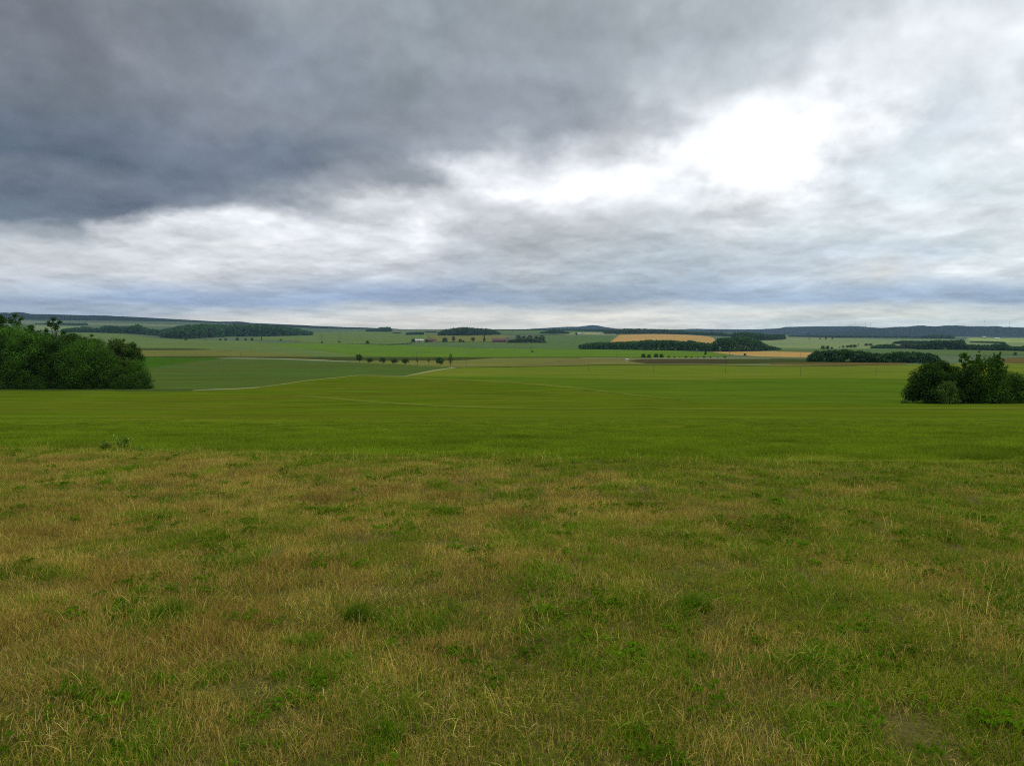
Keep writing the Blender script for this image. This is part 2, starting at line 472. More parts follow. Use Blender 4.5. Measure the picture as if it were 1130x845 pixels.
field('crop_field', [(628, 367.2), (650, 366.6), (680, 368.3)], [(615, 369.4), (650, 369.4), (680, 369.6)], M_cream, 0.9, 'pale stubble strip above the dark green crop')
field('wheat_field', [(683, 369.4), (720, 368.6), (750, 369.2), (780, 371.2), (788, 373)], [(672, 378), (700, 380), (750, 383), (775, 383), (791, 381)], M_wheat, 1.1, 'golden ripe wheat field behind the long dark wood')
field('wheat_field', [(785, 388.6), (830, 387.8), (898, 388.8)], [(812, 391.8), (845, 393.6), (898, 394.6)], M_wheat, 0.8, 'narrow orange wheat strip below the end of the long wood')
field('crop_field', [(834, 374), (870, 372.6), (960, 374), (1300, 376)], [(842, 384.4), (900, 385.2), (1000, 385.4), (1300, 386)], M_pale, 0.85, 'pale green pasture below the blue hills')
field('crop_field', [(858, 384.6), (900, 385), (960, 385)], [(858, 388), (900, 388.4), (960, 389)], M_teal, 0.88, 'dull green strip behind the end of the orange wheat')
field('crop_field', [(955, 385.6), (1040, 386.2), (1300, 387.2)], [(955, 391), (1040, 391.4), (1300, 392.6)], M_teal, 0.9, 'bluish green crop between the hedge wood and the valley trees')
field('crop_field', [(1098, 396.5), (1130, 394.6), (1300, 394)], [(1092, 398), (1130, 401), (1300, 401)], M_brown, 0.5, 'brownish stubble right of the spiky bush')
field('crop_field', [(1068, 372.8), (1110, 373.2), (1300, 374.6)], [(1066, 375.2), (1110, 378), (1300, 380)], crop_mat('lit_pasture', (0.30, 0.36, 0.10), 0.15, (0.25, 0.33, 0.09), 0.3, 0, 150, 10), 1.2, 'yellow green pasture brightened by painted sunlight under the forested hill')  # sunshine on this strip is put into the brighter pasture colour
M_hillf = crop_mat('hill_pasture', (0.19, 0.22, 0.11), 0.2, (0.14, 0.18, 0.085), 0.5, 0.1, 300, 30)
field('crop_field', [(20, 354), (100, 356), (200, 358.6), (260, 361)], [(20, 357.5), (100, 359), (200, 361), (230, 362.5)], M_hillf, 1.6, 'pale field high on the hill under the blue ridge')
field('crop_field', [(30, 359), (90, 360.5)], [(30, 364.5), (90, 365.5)], M_pale, 1.4, 'grey green field behind the copse treetops')
field('crop_field', [(244, 357.4), (268, 358.2), (288, 359.2)], [(241, 359.4), (268, 360.2), (290, 361.2)], M_cream, 1.8, 'small pale tan field in the hillside wood')
field('crop_field', [(300, 370), (345, 370.6)], [(255, 374.4), (335, 376.6)], M_greygr, 0.9, 'green field under the hillside wood')

M_rank = crop_mat('rank_crop', (0.145, 0.180, 0.018), 0.3, (0.120, 0.162, 0.012), 0.5, 0.0, 40, 2)
field('field_margin', [(400, 414.4), (430, 415.6), (500, 418.4), (560, 421.0), (640, 428.0), (700, 435.4), (760, 442.6)], [(400, 414.6), (430, 417.2), (500, 420.2), (560, 423.0), (640, 430.2), (700, 437.0), (760, 442.8)], M_rank, 0.2, 'pale green line of rank growth curving between the olive and the fresh green crop')
field('field_margin', [(280, 427.9), (310, 424.0), (340, 419.6), (370, 416.6), (400, 414.2), (448, 414.8)], [(280, 428.2), (310, 424.8), (340, 420.4), (370, 417.3), (400, 414.8), (448, 415.3)], crop_mat('grassy_track', (0.225, 0.235, 0.075), 0.2, (0.17, 0.20, 0.04), 0.4, 0.0, 30, 3), 0.3, 'pale grassy track edge between the beet field and the olive crop')
field('verge', [(500, 405.4), (600, 404.0), (690, 402.2), (760, 402.4), (860, 404.0), (1000, 402.4)], [(500, 405.9), (600, 404.6), (690, 402.9), (760, 402.9), (860, 404.6), (1000, 402.8)], M_dark, 0.4, 'thin dark verge between the tan pasture and the yellowish crop')
field('verge', [(150, 393.1), (200, 393.1), (250, 393.2)], [(150, 394.1), (200, 394.0), (250, 393.9)], M_dark, 0.6, 'dark verge under the ochre strip')
field('field_margin', [(310, 436.4), (340, 437.2), (420, 443.4), (490, 447.2), (560, 449.6), (640, 451.0), (720, 450.6)], [(310, 436.6), (340, 438.9), (420, 445.6), (490, 449.8), (560, 451.8), (640, 452.5), (720, 450.8)], M_rank, 0.2, 'faint pale line of growth across the olive crop')
field('field_margin', [(700, 451.2), (800, 452.0), (1000, 450.6), (1300, 449.0)], [(700, 451.4), (800, 453.4), (1000, 452.2), (1300, 450.4)], M_rank, 0.2, 'pale line of growth in front of the right hand thicket')
# ------------------------------------------------------------------ meadow
def meadow():
    m, nt, nd, lk = new_mat('meadow_thatch')
    pos = N(nt, 'ShaderNodeNewGeometry').outputs['Position']
    n1 = noise_n(nt, mapped(nt, pos, (0.9, 0.9, 0)), 1.0, 5, 0.6, 0.4)
    n2 = noise_n(nt, mapped(nt, pos, (30, 30, 0)), 1.0, 5, 0.75)
    col = ramp(nt, n1, [(0.3, (0.11, 0.125, 0.014)), (0.5, (0.16, 0.14, 0.028)), (0.7, (0.22, 0.18, 0.045))])
    col = mix_c(nt, math_n(nt, 'MULTIPLY_ADD', n2, 2.4, -0.7, True), (0.06, 0.055, 0.014), col)
    b = N(nt, 'ShaderNodeBump'); b.inputs['Strength'].default_value = 0.8; b.inputs['Distance'].default_value = 0.03
    lk.new(n2, b.inputs['Height'])
    finish(nt, col, 0.95, 0, b.outputs[0], 0.05)
    pxs = np.linspace(-900, 2030, 420)
    Xe, Ye = unproject(np.clip(pxs, -250, 1380), edge_row(pxs))
    Xe = (pxs - 565) / F * Ye * 1.005
    w = np.concatenate([np.linspace(0, 0.47, 20)[:-1], np.linspace(0.47, 1, 150)])[:, None]
    Y = -12 + (Ye + 0.25 + 12) * w
    X = Xe * (0.75 + 0.25 * w)
    Z = ground_z(X, Y) + 0.022
    a = np.arange(Y.size).reshape(Y.shape)
    Q = np.stack([a[:-1, :-1], a[:-1, 1:], a[1:, 1:], a[1:, :-1]], -1).reshape(-1, 4)
    tag(mesh_obj('meadow', np.stack([X, Y, Z], -1).reshape(-1, 3), Q, m, smooth=True),
        'rough dry meadow ground in the foreground', 'meadow', None, 'structure')


meadow()

# ------------------------------------------------------------------ grass (instanced clumps)
G_green = leaf_mat('grass_green', (0.1134, 0.1913, 0.0056), (0.1984, 0.2813, 0.0094), (0.3402, 0.3376, 0.0206), 0.35, 1.3)
G_lush = leaf_mat('grass_lush', (0.0811, 0.1867, 0.0047), (0.1291, 0.2685, 0.0062), (0.2213, 0.3267, 0.0094), 0.35, 1.3)
G_straw = leaf_mat('grass_straw', (0.3244, 0.2167, 0.0437), (0.5489, 0.3950, 0.0861), (0.8482, 0.6626, 0.1565), 0.25, 1.0)
G_dead = leaf_mat('grass_dead', (0.2470, 0.1537, 0.0351), (0.4115, 0.2654, 0.0560), (0.7681, 0.5588, 0.1281), 0.2, 1.0)
G_bud = leaf_mat('flower_bud', (0.2560, 0.2160, 0.0480), (0.3360, 0.2880, 0.0800), (0.4400, 0.3840, 0.1600), 0.2, 1.0)
G_crop = leaf_mat('crop_blades', (0.1430, 0.2162, 0.0081), (0.1956, 0.2824, 0.0101), (0.2504, 0.3318, 0.0162), 0.3, 0.25)


def blades(rng, n, rad, h0, h1, wid, lean, seg=3, square=False, curl=0.6):
    if square:
        bx, by = rng.uniform(-rad, rad, n), rng.uniform(-rad, rad, n)
    else:
        r = rad * np.sqrt(rng.uniform(0, 1, n)); t = rng.uniform(0, 2 * math.pi, n)
        bx, by = r * np.cos(t), r * np.sin(t)
    h = rng.uniform(h0, h1, n); az = rng.uniform(0, 2 * math.pi, n)
    ln = np.abs(rng.normal(lean, lean * 0.45, n))
    fx, fy = np.cos(az), np.sin(az)
    wa = az + math.pi / 2 + rng.normal(0, 0.7, n)
    wx, wy = np.cos(wa), np.sin(wa)
    w = wid * rng.uniform(0.6, 1.3, n)
    V = np.zeros((n, (seg + 1) * 2, 3))
    for k in range(seg + 1):
        t = k / seg
        ang = ln * (0.35 + curl * 1.6 * t)
        out = h * t * np.sin(np.minimum(ang, 1.75)); up = h * t * np.cos(np.minimum(ang, 1.5))
        ww = w * (1 - 0.92 * t ** 1.6) * 0.5
        for s, sg in ((0, -1), (1, 1)):
            V[:, k * 2 + s, 0] = bx + fx * out + sg * wx * ww
            V[:, k * 2 + s, 1] = by + fy * out + sg * wy * ww
            V[:, k * 2 + s, 2] = up - 0.01
    base = (np.arange(n) * (seg + 1) * 2)[:, None]
    Q = np.concatenate([base + np.array([[2 * k, 2 * k + 1, 2 * k + 3, 2 * k + 2]]) for k in range(seg)], 0)
    return V.reshape(-1, 3), Q


def leaf_cloud(rng, centers, radii, n, size, shell=0.55, squash=0.85, droop=0.0):
    """n small bent leaf sprays spread through ellipsoidal lobes; outer ones face outwards."""
    centers = np.asarray(centers, float); radii = np.asarray(radii, float)
    wt = radii ** 2; pick = rng.choice(len(centers), n, p=wt / wt.sum())
    d = rng.normal(size=(n, 3)); d /= np.linalg.norm(d, axis=1)[:, None]
    rr = (shell + (1 - shell) * rng.uniform(0, 1, n) ** 0.7) * rng.normal(1.0, 0.10, n)
    off = d * (radii[pick] * rr)[:, None]; off[:, 2] *= squash
    c = centers[pick] + off
    nrm = d + rng.normal(0, 0.38, (n, 3)); nrm[:, 2] += 0.30; nrm /= np.linalg.norm(nrm, axis=1)[:, None]
    a = np.cross(nrm, rng.normal(size=(n, 3))); a /= np.linalg.norm(a, axis=1)[:, None]
    b = np.cross(nrm, a)
    s = (size * rng.uniform(0.55, 1.35, n))[:, None]
    bend = nrm * s * 0.3
    V = np.stack([c - a * s, c - b * s * 0.55 + bend * 0.4, c + a * s - bend, c + b * s * 0.55 + bend * 0.4], 1)
    return V.reshape(-1, 3), np.arange(n * 4).reshape(n, 4)


def src_obj(coll, name, parts):
    """Source mesh for scattering, made of (V, Q, material)."""
    Vs, Qs, mi, mats, b = [], [], [], [], 0
    for V, Q, m in parts:
        Vs.append(V); Qs.append(Q + b); b += len(V); mi += [len(mats)] * len(Q); mats.append(m)
    o = mesh_obj(name, np.concatenate(Vs), np.concatenate(Qs), mats, mids=mi)
    COL.objects.unlink(o); coll.objects.link(o)
    return o


def buds(rng, n, rad, h0, h1):
    V = []; Q = []
    for i in range(n):
        x, y = rng.uniform(-rad, rad, 2); z = rng.uniform(h0, h1); s = rng.uniform(0.0022, 0.004); b = len(V)
        V += [(x - s, y, z), (x + s, y, z), (x, y + s, z + s), (x, y - s, z + s), (x, y, z + 2.2 * s), (x, y, z - s)]
        Q += [(b, b + 3, b + 1, b + 4), (b, b + 4, b + 1, b + 2), (b, b + 5, b + 1, b + 3)]
    return np.array(V), np.array(Q)


def scatter(name, coll, P, R, S, I, mat, label, cat):
    me = bpy.data.meshes.new(name)
    me.vertices.add(len(P)); me.vertices.foreach_set('co', np.asarray(P, np.float32).ravel())
    for nm, typ, arr in (('rot', 'FLOAT_VECTOR', R), ('scl', 'FLOAT_VECTOR', S), ('idx', 'INT', I)):
        at = me.attributes.new(nm, typ, 'POINT')
        at.data.foreach_set('vector' if typ == 'FLOAT_VECTOR' else 'value', np.asarray(arr, np.int32 if typ == 'INT' else np.float32).ravel())
    me.materials.append(mat); me.update()
    o = bpy.data.objects.new(name, me); COL.objects.link(o)
    ng = bpy.data.node_groups.new(name + '_scatter', 'GeometryNodeTree')
    ng.interface.new_socket('Geometry', in_out='INPUT', socket_type='NodeSocketGeometry')
    ng.interface.new_socket('Geometry', in_out='OUTPUT', socket_type='NodeSocketGeometry')
    gi = ng.nodes.new('NodeGroupInput'); go = ng.nodes.new('NodeGroupOutput')
    ci = ng.nodes.new('GeometryNodeCollectionInfo'); ci.inputs['Collection'].default_value = coll
    ci.inputs['Separate Children'].default_value = True; ci.inputs['Reset Children'].default_value = True
    ip = ng.nodes.new('GeometryNodeInstanceOnPoints'); ip.inputs['Pick Instance'].default_value = True
    def attr(nm, typ):
        a = ng.nodes.new('GeometryNodeInputNamedAttribute'); a.data_type = typ; a.inputs['Name'].default_value = nm
        return [s for s in a.outputs if s.enabled and s.name == 'Attribute'][0]
    er = ng.nodes.new('FunctionNodeEulerToRotation')
    ng.links.new(attr('rot', 'FLOAT_VECTOR'), er.inputs[0]); ng.links.new(er.outputs[0], ip.inputs['Rotation'])
    ng.links.new(attr('scl', 'FLOAT_VECTOR'), ip.inputs['Scale']); ng.links.new(attr('idx', 'INT'), ip.inputs['Instance Index'])
    ng.links.new(gi.outputs[0], ip.inputs['Points']); ng.links.new(ci.outputs[0], ip.inputs['Instance'])
    ng.links.new(ip.outputs[0], go.inputs[0])
    mod = o.modifiers.new('scatter', 'NODES'); mod.node_group = ng
    tag(o, label, cat, None, 'stuff')
    return o


def grass():
    rng = np.random.default_rng(3)
    C = bpy.data.collections.new('meadow_clumps')
    k = 0
    kinds = {'green': [], 'lush': [], 'straw': [], 'dead': [], 'bud': [], 'stalk': [], 'forb': []}
    def add(kind, parts):
        nonlocal k
        src_obj(C, 'clump_%03d' % k, parts); kinds[kind].append(k); k += 1
    for i in range(8):
        add('green', [(*blades(rng, 95, 0.14, 0.018, 0.065, 0.0034, 0.6), G_green), (*blades(rng, 34, 0.14, 0.02, 0.065, 0.0026, 0.9), G_straw)])
    for i in range(6):
        add('lush', [(*blades(rng, 95, 0.13, 0.022, 0.085, 0.0036, 0.5), G_lush), (*blades(rng, 22, 0.14, 0.03, 0.10, 0.004, 0.6), G_green), (*blades(rng, 18, 0.14, 0.04, 0.12, 0.003, 0.6), G_straw)])
    for i in range(8):
        add('straw', [(*blades(rng, 95, 0.15, 0.018, 0.07, 0.0026, 0.75, curl=0.35), G_straw), (*blades(rng, 40, 0.15, 0.018, 0.06, 0.0034, 0.6), G_green)])
    for i in range(6):
        add('dead', [(*blades(rng, 110, 0.16, 0.025, 0.085, 0.0027, 1.2, curl=0.15), G_dead), (*blades(rng, 16, 0.15, 0.03, 0.09, 0.004, 0.6), G_green)])
    for i in range(5):
        add('bud', [(*blades(rng, 40, 0.13, 0.03, 0.09, 0.0035, 0.6), G_green), (*blades(rng, 20, 0.13, 0.04, 0.10, 0.003, 0.7), G_straw), (*buds(rng, 12, 0.13, 0.03, 0.085), G_bud)])
    for i in range(6):
        add('stalk', [(*blades(rng, 6, 0.10, 0.09, 0.21, 0.0024, 0.35, 5, curl=0.5), G_straw), (*blades(rng, 10, 0.12, 0.06, 0.16, 0.004, 0.6), G_green)])
    for i in range(5):
        th = rng.uniform(0, 6.28, 9); rr = rng.uniform(0.01, 0.07, 9)
        cs = np.stack([rr * np.cos(th), rr * np.sin(th), rng.uniform(0.012, 0.035, 9)], -1)
        add('forb', [(*leaf_cloud(rng, cs, np.full(9, 0.016), 55, 0.011, 0.2, 0.4), G_lush), (*blades(rng, 40, 0.12, 0.02, 0.06, 0.003, 0.6), G_green), (*blades(rng, 14, 0.12, 0.02, 0.06, 0.003, 0.8), G_straw)])
    P, R, S, I = [], [], [], []
    def nz(x, y, s, o): return mnoise.fractal(Vector((x * s + o, y * s - o, o)), 1.0, 2.0, 4)
    y0 = 0.3
    while y0 < 21:
        y1 = y0 + 0.5
        dens = 125 if y0 < 5 else (95 if y0 < 9 else 60)
        half = 0.80 * y1 + 4.5
        n = int(dens * 2 * half * 0.5)
        xs = rng.uniform(-half, half, n); ys = rng.uniform(y0, y1, n)
        pxs = 565 + F * xs / ys
        er = edge_row(pxs)
        for x, y, e in zip(xs, ys, er):
            z = float(ground_z(x, y)); row = float(row_of_slope((z - EYE) / y))
            jag = e + 1.2 * nz(x, y, 0.8, 2.0)
            if row < jag: continue
            px = 565 + F * x / y
            far = y / 16.0
            gx = 0.30 * np.clip((px - 480) / 500, -0.6, 1) * np.clip((y - 3) / 5, 0.2, 1)     # the right and the far edge are greener
            gx += 0.45 * np.clip((edge_row(px) + 16 - row) / 16, 0, 1)
            g = nz(x, y, 0.32, 51.3) * 0.35 + nz(x, y, 0.9, 11.3) * 0.40 + nz(x, y, 2.4, 5.7) * 0.40 + gx - 0.04
            l = nz(x, y, 1.6, 23.1) + 0.6 * gx
            u = rng.uniform()
            if u < (0.008 if row > edge_row(px) + 7 else 0.13): kind = 'stalk'
            elif nz(x, y, 1.3, 77) > 0.10 and u < 0.28: kind = 'forb'
            elif l + rng.normal(0, 0.12) > 0.40: kind = 'lush'
            elif g + rng.normal(0, 0.12) > 0.10: kind = 'green'
            elif g + rng.normal(0, 0.1) < -0.32: kind = 'dead'
            elif nz(x, y, 0.9, 40.2) > 0.12 and y < 5.5 and u < 0.6: kind = 'bud'
            else: kind = 'straw'
            ids = kinds[kind]
            s = max(0.85, rng.uniform(0.8, 1.25) * (1.0 + 0.25 * min(far, 1)) * (1.0 + 0.3 * nz(x, y, 1.1, 61)))
            zs = s * rng.uniform(0.8, 1.2)
            P.append((x, y, z + 0.03)); R.append((rng.normal(0, 0.08), rng.normal(0, 0.08), rng.uniform(0, 6.283)))
            S.append((s, s, zs)); I.append(ids[rng.integers(len(ids))])
        y0 = y1
    scatter('meadow_grass', C, P, R, S, I, G_green, 'patchy green and straw coloured meadow grass covering the foreground', 'grass')
    print('grass instances', len(P))

    # distinct tufts
    spots = [(398, 684, 0.20, 'dark green grass tuft standing alone left of the middle of the meadow'),
             (345, 712, 0.17, 'rounded lush grass tuft just left of the lone dark tuft'),
             (189, 686, 0.17, 'low lush grass tuft farther left in the brown meadow'),
             (765, 681, 0.17, 'flattened dark grass tuft on the right of the brown meadow'),
             (428, 822, 0.13, 'narrow upright grass tuft near the bottom edge of the photo')]
    for px, row, hh, lab in spots:
        X, Y = unproject(px, row); X, Y = float(X), float(Y)
        r = np.random.default_rng(int(px))
        Vs, Qs, nv = [], [], 0
        for q in range(int(r.integers(3, 6))):
            ox, oy = r.normal(0, 0.055, 2); k = r.uniform(0.6, 1.05)
            V, Q = blades(r, 150, 0.055 * r.uniform(0.7, 1.3), hh * 0.35 * k, hh * k, 0.0042, r.uniform(0.25, 0.6))
            V[:, 0] += ox + V[:, 2] * r.normal(0, 0.25); V[:, 1] += oy
            Vs.append(V); Qs.append(Q + nv); nv += len(V)
        o = mesh_obj('grass_tuft', np.concatenate(Vs), np.concatenate(Qs), G_lush)
        o.location = (X, Y, float(ground_z(X, Y)) + 0.03)
        tag(o, lab, 'grass tuft', 'lush tufts in the dry meadow')

    # crop stand beyond the meadow
    C2 = bpy.data.collections.new('crop_clumps')
    for i in range(8):
        src_obj(C2, 'stand_%03d' % i, [(*blades(rng, 420, 0.42, 0.07, 0.17, 0.010, 0.35, 2, True), G_crop)])
    P, R, S, I = [], [], [], []
    y0 = 11.0
    while y0 < 60:
        y1 = y0 * 1.03
        half = 0.76 * y1 + 2
        n = int((3.2 if y0 < 30 else 2.2) * 2 * half * (y1 - y0))
        xs = rng.uniform(-half, half, n); ys = rng.uniform(y0, y1, n)
        zs = ground_z(xs, ys)
        rows = row_of_slope((zs - EYE) / ys); er = edge_row(565 + F * xs / ys)
        for x, y, z, r_, e in zip(xs, ys, zs, rows, er):
            if r_ > e - 0.3: continue
            if rng.uniform() > (60 - y) / 36: continue
            fade = np.clip((60 - y) / 26, 0.35, 1) * 0.8
            P.append((x, y, z + 0.03)); R.append((0, 0, rng.uniform(0, 6.283))); s = rng.uniform(0.9, 1.15)
            S.append((s, s, s * fade * (1 + 0.3 * nz(x * 0.15, y, 0.6, 9)))); I.append(int(rng.integers(8)))
        y0 = y1
    scatter('crop_stand', C2, P, R, S, I, G_crop, 'olive green crop blades standing beyond the meadow edge', 'crop')
    print('crop instances', len(P))


grass()

# ------------------------------------------------------------------ trees
L_dark = leaf_mat('foliage_dark', (0.0231, 0.0608, 0.0071), (0.0396, 0.0986, 0.0099), (0.0693, 0.1433, 0.0161), 0.2, 0.5)
L_mid = leaf_mat('foliage_mid', (0.0418, 0.1086, 0.0090), (0.0686, 0.1674, 0.0131), (0.1142, 0.2303, 0.0223), 0.2, 0.5)
L_lite = leaf_mat('foliage_light', (0.0653, 0.1305, 0.0169), (0.1015, 0.1812, 0.0260), (0.1522, 0.2248, 0.0455), 0.2, 0.5)
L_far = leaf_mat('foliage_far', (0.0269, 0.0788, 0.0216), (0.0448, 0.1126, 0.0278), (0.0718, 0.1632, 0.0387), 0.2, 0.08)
L_grey = leaf_mat('foliage_grey', (0.05, 0.085, 0.035), (0.075, 0.115, 0.05), (0.11, 0.15, 0.07), 0.3, 0.1)
M_bark = plain_mat('bark', (0.055, 0.042, 0.028), 0.35, 6.0, 0.95)


def make_tree(name, seed, h, w, n, size, mat, kind='round', base=0.0):
    """Returns an Empty with trunk and crown for a tree of height h and crown width w."""
    rng = np.random.default_rng(seed)
    root = empty(name, (0, 0, 0))
    mb = MB()
    lean = rng.normal(0, 0.03 * h, 2)
    top = 0.72 * h
    tp = [(lean[0] * t * t, lean[1] * t * t, top * t) for t in np.linspace(-0.04, 1, 7)]
    r0 = 0.022 * h + 0.03
    mb.tube(tp, [r0 * (1.25 if i == 0 else 1 - 0.8 * i / 6) for i in range(7)], 8)
    cen, rad = [], []
    nl = {'round': 13, 'bush': 12, 'tall': 13, 'spiky': 15, 'airy': 22, 'layered': 16}[kind]
    for i in range(nl):
        az = 2.4 * i + rng.uniform(-0.4, 0.4)
        if kind == 'bush':
            t = (i + 0.5) / nl; z = h * (0.10 + 0.70 * t); rm = w * 0.5 * math.sqrt(max(0.05, 1 - (0.95 * t) ** 2.2)) * 0.62; lr = w * 0.23
        elif kind == 'tall':
            t = (i + 0.5) / nl; z = h * (base + 0.12 + (0.80 - base) * t); rm = w * 0.5 * (1 - 0.75 * t) * 0.55; lr = w * 0.22 * (1.1 - 0.55 * t)
        elif kind == 'spiky':
            t = (i + 0.5) / nl; z = h * (0.10 + 0.74 * t); rm = w * 0.5 * (1.0 - 0.55 * t) * 0.66; lr = w * 0.22 * (1.15 - 0.6 * t)
        elif kind == 'airy':
            t = (i + 0.5) / nl; z = h * (0.25 + 0.68 * t); rm = w * 0.5 * (0.35 + 0.65 * math.sin(3.14 * min(1, t + 0.1))) * 0.85; lr = w * 0.105
        else:
            t = (i + 0.5) / nl; b0 = max(base, 0.12)
            z = h * (b0 + 0.10 + (0.80 - b0) * t); rm = w * 0.5 * math.sin(math.pi * (0.18 + 0.70 * t)) * 0.66; lr = w * 0.21 * (1.1 - 0.25 * t)
        x, y = rm * math.cos(az), rm * math.sin(az)
        rr = lr * rng.uniform(0.75, 1.25)
        z = min(z, h - rr * 0.8)
        cen.append((x, y, z)); rad.append(rr)
        zb = max(0.08 * h, min(z * 0.62, top * 0.95)); tb = zb / top
        p0 = Vector((lean[0] * tb * tb, lean[1] * tb * tb, zb)); p2 = Vector((x, y, z))
        p1 = (p0 + p2) / 2 + Vector((0, 0, 0.05 * h))
        mb.tube([p0, p1, p2], [r0 * 0.38, r0 * 0.22, r0 * 0.07], 5)
        if kind == 'spiky':
            for q in range(3):
                e = p2 + Vector((rng.normal(0, 0.05 * w) + 0.3 * x, rng.normal(0, 0.05 * w) + 0.3 * y, rr * rng.uniform(0.9, 1.6)))
                for s in (0.4, 0.7, 1.0):
                    cc = p2.lerp(e, s); cen.append(tuple(cc)); rad.append(rr * (0.42 - 0.26 * s))
    if kind == 'airy':
        cen.append((lean[0] * 0.6, lean[1] * 0.6, h - w * 0.1)); rad.append(w * 0.10)
    else:
        cen.append((lean[0] * 0.6, lean[1] * 0.6, h - w * 0.16)); rad.append(w * 0.16)
    if kind in ('bush', 'spiky'):             # skirts that reach the ground
        for i in range(9):
            az = i * 0.7 + rng.uniform(-0.2, 0.2); r = w * rng.uniform(0.26, 0.38)
            cen.append((r * math.cos(az), r * math.sin(az), h * rng.uniform(0.06, 0.2))); rad.append(w * rng.uniform(0.12, 0.18))
    # twigs that break the outline
    for q in range(10):
        i = int(rng.integers(len(cen)))
        d = rng.normal(size=3); d[2] = abs(d[2]) * 0.8; d /= np.linalg.norm(d)
        c = np.array(cen[i]) + d * rad[i] * 1.1
        if c[2] < h * 1.02: cen.append(tuple(c)); rad.append(rad[i] * 0.30)
    V, Q = leaf_cloud(rng, cen, rad, n, size, 0.35 if kind != 'airy' else 0.1)
    V[:, 2] = np.maximum(V[:, 2], 0.03 * h)
    mb.build('trunk', M_bark, root, True)
    mesh_obj('crown', V, Q, mat, root)
    return root


def place(root, px, Y, rz=0.0, s=1.0, sink=0.0):
    X = (px - W0 / 2) / F * Y * (CP + 0.0)
    zg = float(ground_z(X, Y)); X = (px - W0 / 2) / F * (Y * CP - (zg - EYE) * SP)
    root.location = (X, Y, float(ground_z(X, Y)) - sink); root.rotation_euler = (0, 0, rz); root.scale = (s, s, s)
    return root


ORD = ['first', 'second', 'third', 'fourth', 'fifth', 'sixth', 'seventh', 'eighth', 'ninth', 'tenth', 'eleventh', 'twelfth', 'thirteenth', 'fourteenth']


def copse():
    protos = [make_tree('leafy_tree', 100 + i, 10.0, 8.6 + 0.4 * i, 11500, 0.155, mt, kd, bs) for i, (kd, mt, bs) in enumerate(
        [('round', L_mid, 0.05), ('layered', L_dark, 0.05), ('round', L_dark, 0.05), ('bush', L_mid, 0.0), ('layered', L_mid, 0.05)])]
    tallp = [make_tree('tall_tree', 120 + i, 14.0, w, n, 0.20, L_dark, kd, 0.15) for i, (kd, w, n) in enumerate([('tall', 6.0, 4200), ('airy', 6.4, 1700), ('tall', 4.6, 3400)])]
    bushp = make_tree('understorey_bush', 131, 4.0, 5.2, 4200, 0.13, L_dark, 'bush')
    yel = make_tree('leafy_tree', 140, 9.0, 6.5, 5200, 0.19, L_lite, 'round', 0.05)
    used = set()
    def get(p):
        if p.name not in used:
            used.add(p.name); return p
        return copy_tree(p)
    # front row, left to right: (px, Y, top row, prototype)
    front = [(-62, 150, 372, 1), (-30, 149, 370, 0), (2, 151, 371, 1), (33, 150, 365, 0), (66, 151, 372, 2), (93, 149, 374, 4), (119, 150, 380, 3), (150, 153, 394, 3)]
    for i, (px, Y, top, k) in enumerate(front):
        p = protos[k]; t = get(p); place(t, px, Y, i * 1.7, height_for(px, Y, top) / 10.0)
        tag(t, '%s rounded leafy tree from the left in the front row of the dark copse' % ORD[i], 'tree', 'trees of the dark copse')
    mid = [(-45, 160, 362, 2), (-12, 161, 358, 1), (18, 160, 357, 4), (48, 162, 363, 2), (80, 160, 366, 1), (104, 161, 371, 0), (134, 159, 381, 1)]
    for i, (px, Y, top, k) in enumerate(mid):
        p = protos[k]; t = get(p); place(t, px, Y, i * 2.3 + 1, height_for(px, Y, top) / 10.0)
        tag(t, '%s tree from the left in the second row of the dark copse' % ORD[i], 'tree', 'trees of the dark copse')
    back = [(-55, 176, 352, 0, 'tall dark tree outside the left end of the copse skyline'), (6, 174, 346, 0, 'pointed tall tree at the far left of the copse skyline'),
            (21, 172, 344.5, 1, 'tallest open crowned tree on the copse skyline, near the left edge'), (-18, 178, 350, 2, 'slim tall tree at the left edge of the copse skyline'),
            (36, 175, 357, 2, 'slim tree right of the tallest open crowned tree on the copse skyline'), (63, 172, 348.5, 1, 'spindly open tree standing alone above the middle of the copse'),
            (85, 176, 367, 0, 'dark pointed tree in the back of the copse right of the spindly tree')]
    for px, Y, top, k, lab in back:
        p = tallp[k]; t = get(p); place(t, px, Y, px * 0.3, height_for(px, Y, top) / 14.0)
        tag(t, lab, 'tree', 'tall trees at the back of the copse')
    t = get(yel); place(t, 134, 156, 0.4, height_for(134, 156, 372.5) / 9.0)
    tag(t, 'yellowish green leafy tree near the right end of the dark copse', 'tree', 'trees of the dark copse')
    t = get(protos[2]); place(t, 148, 157, 2.0, height_for(148, 157, 376) / 10.0 )
    t.scale[0] *= 0.55; t.scale[1] *= 0.55
    tag(t, 'dark narrow tree in front of the yellowish tree at the copse end', 'tree', 'trees of the dark copse')
    for i, px in enumerate([-50, -18, 14, 45, 77, 106, 135, 156, 55, 30]):
        t = get(bushp); Y = 146.5 + (i % 3) * 0.6; place(t, px, Y, i * 1.1, 0.75 + 0.16 * (i % 3))
        tag(t, '%s low dark bush from the left along the foot of the copse' % ORD[i], 'bush', 'bushes along the foot of the copse')


copse()


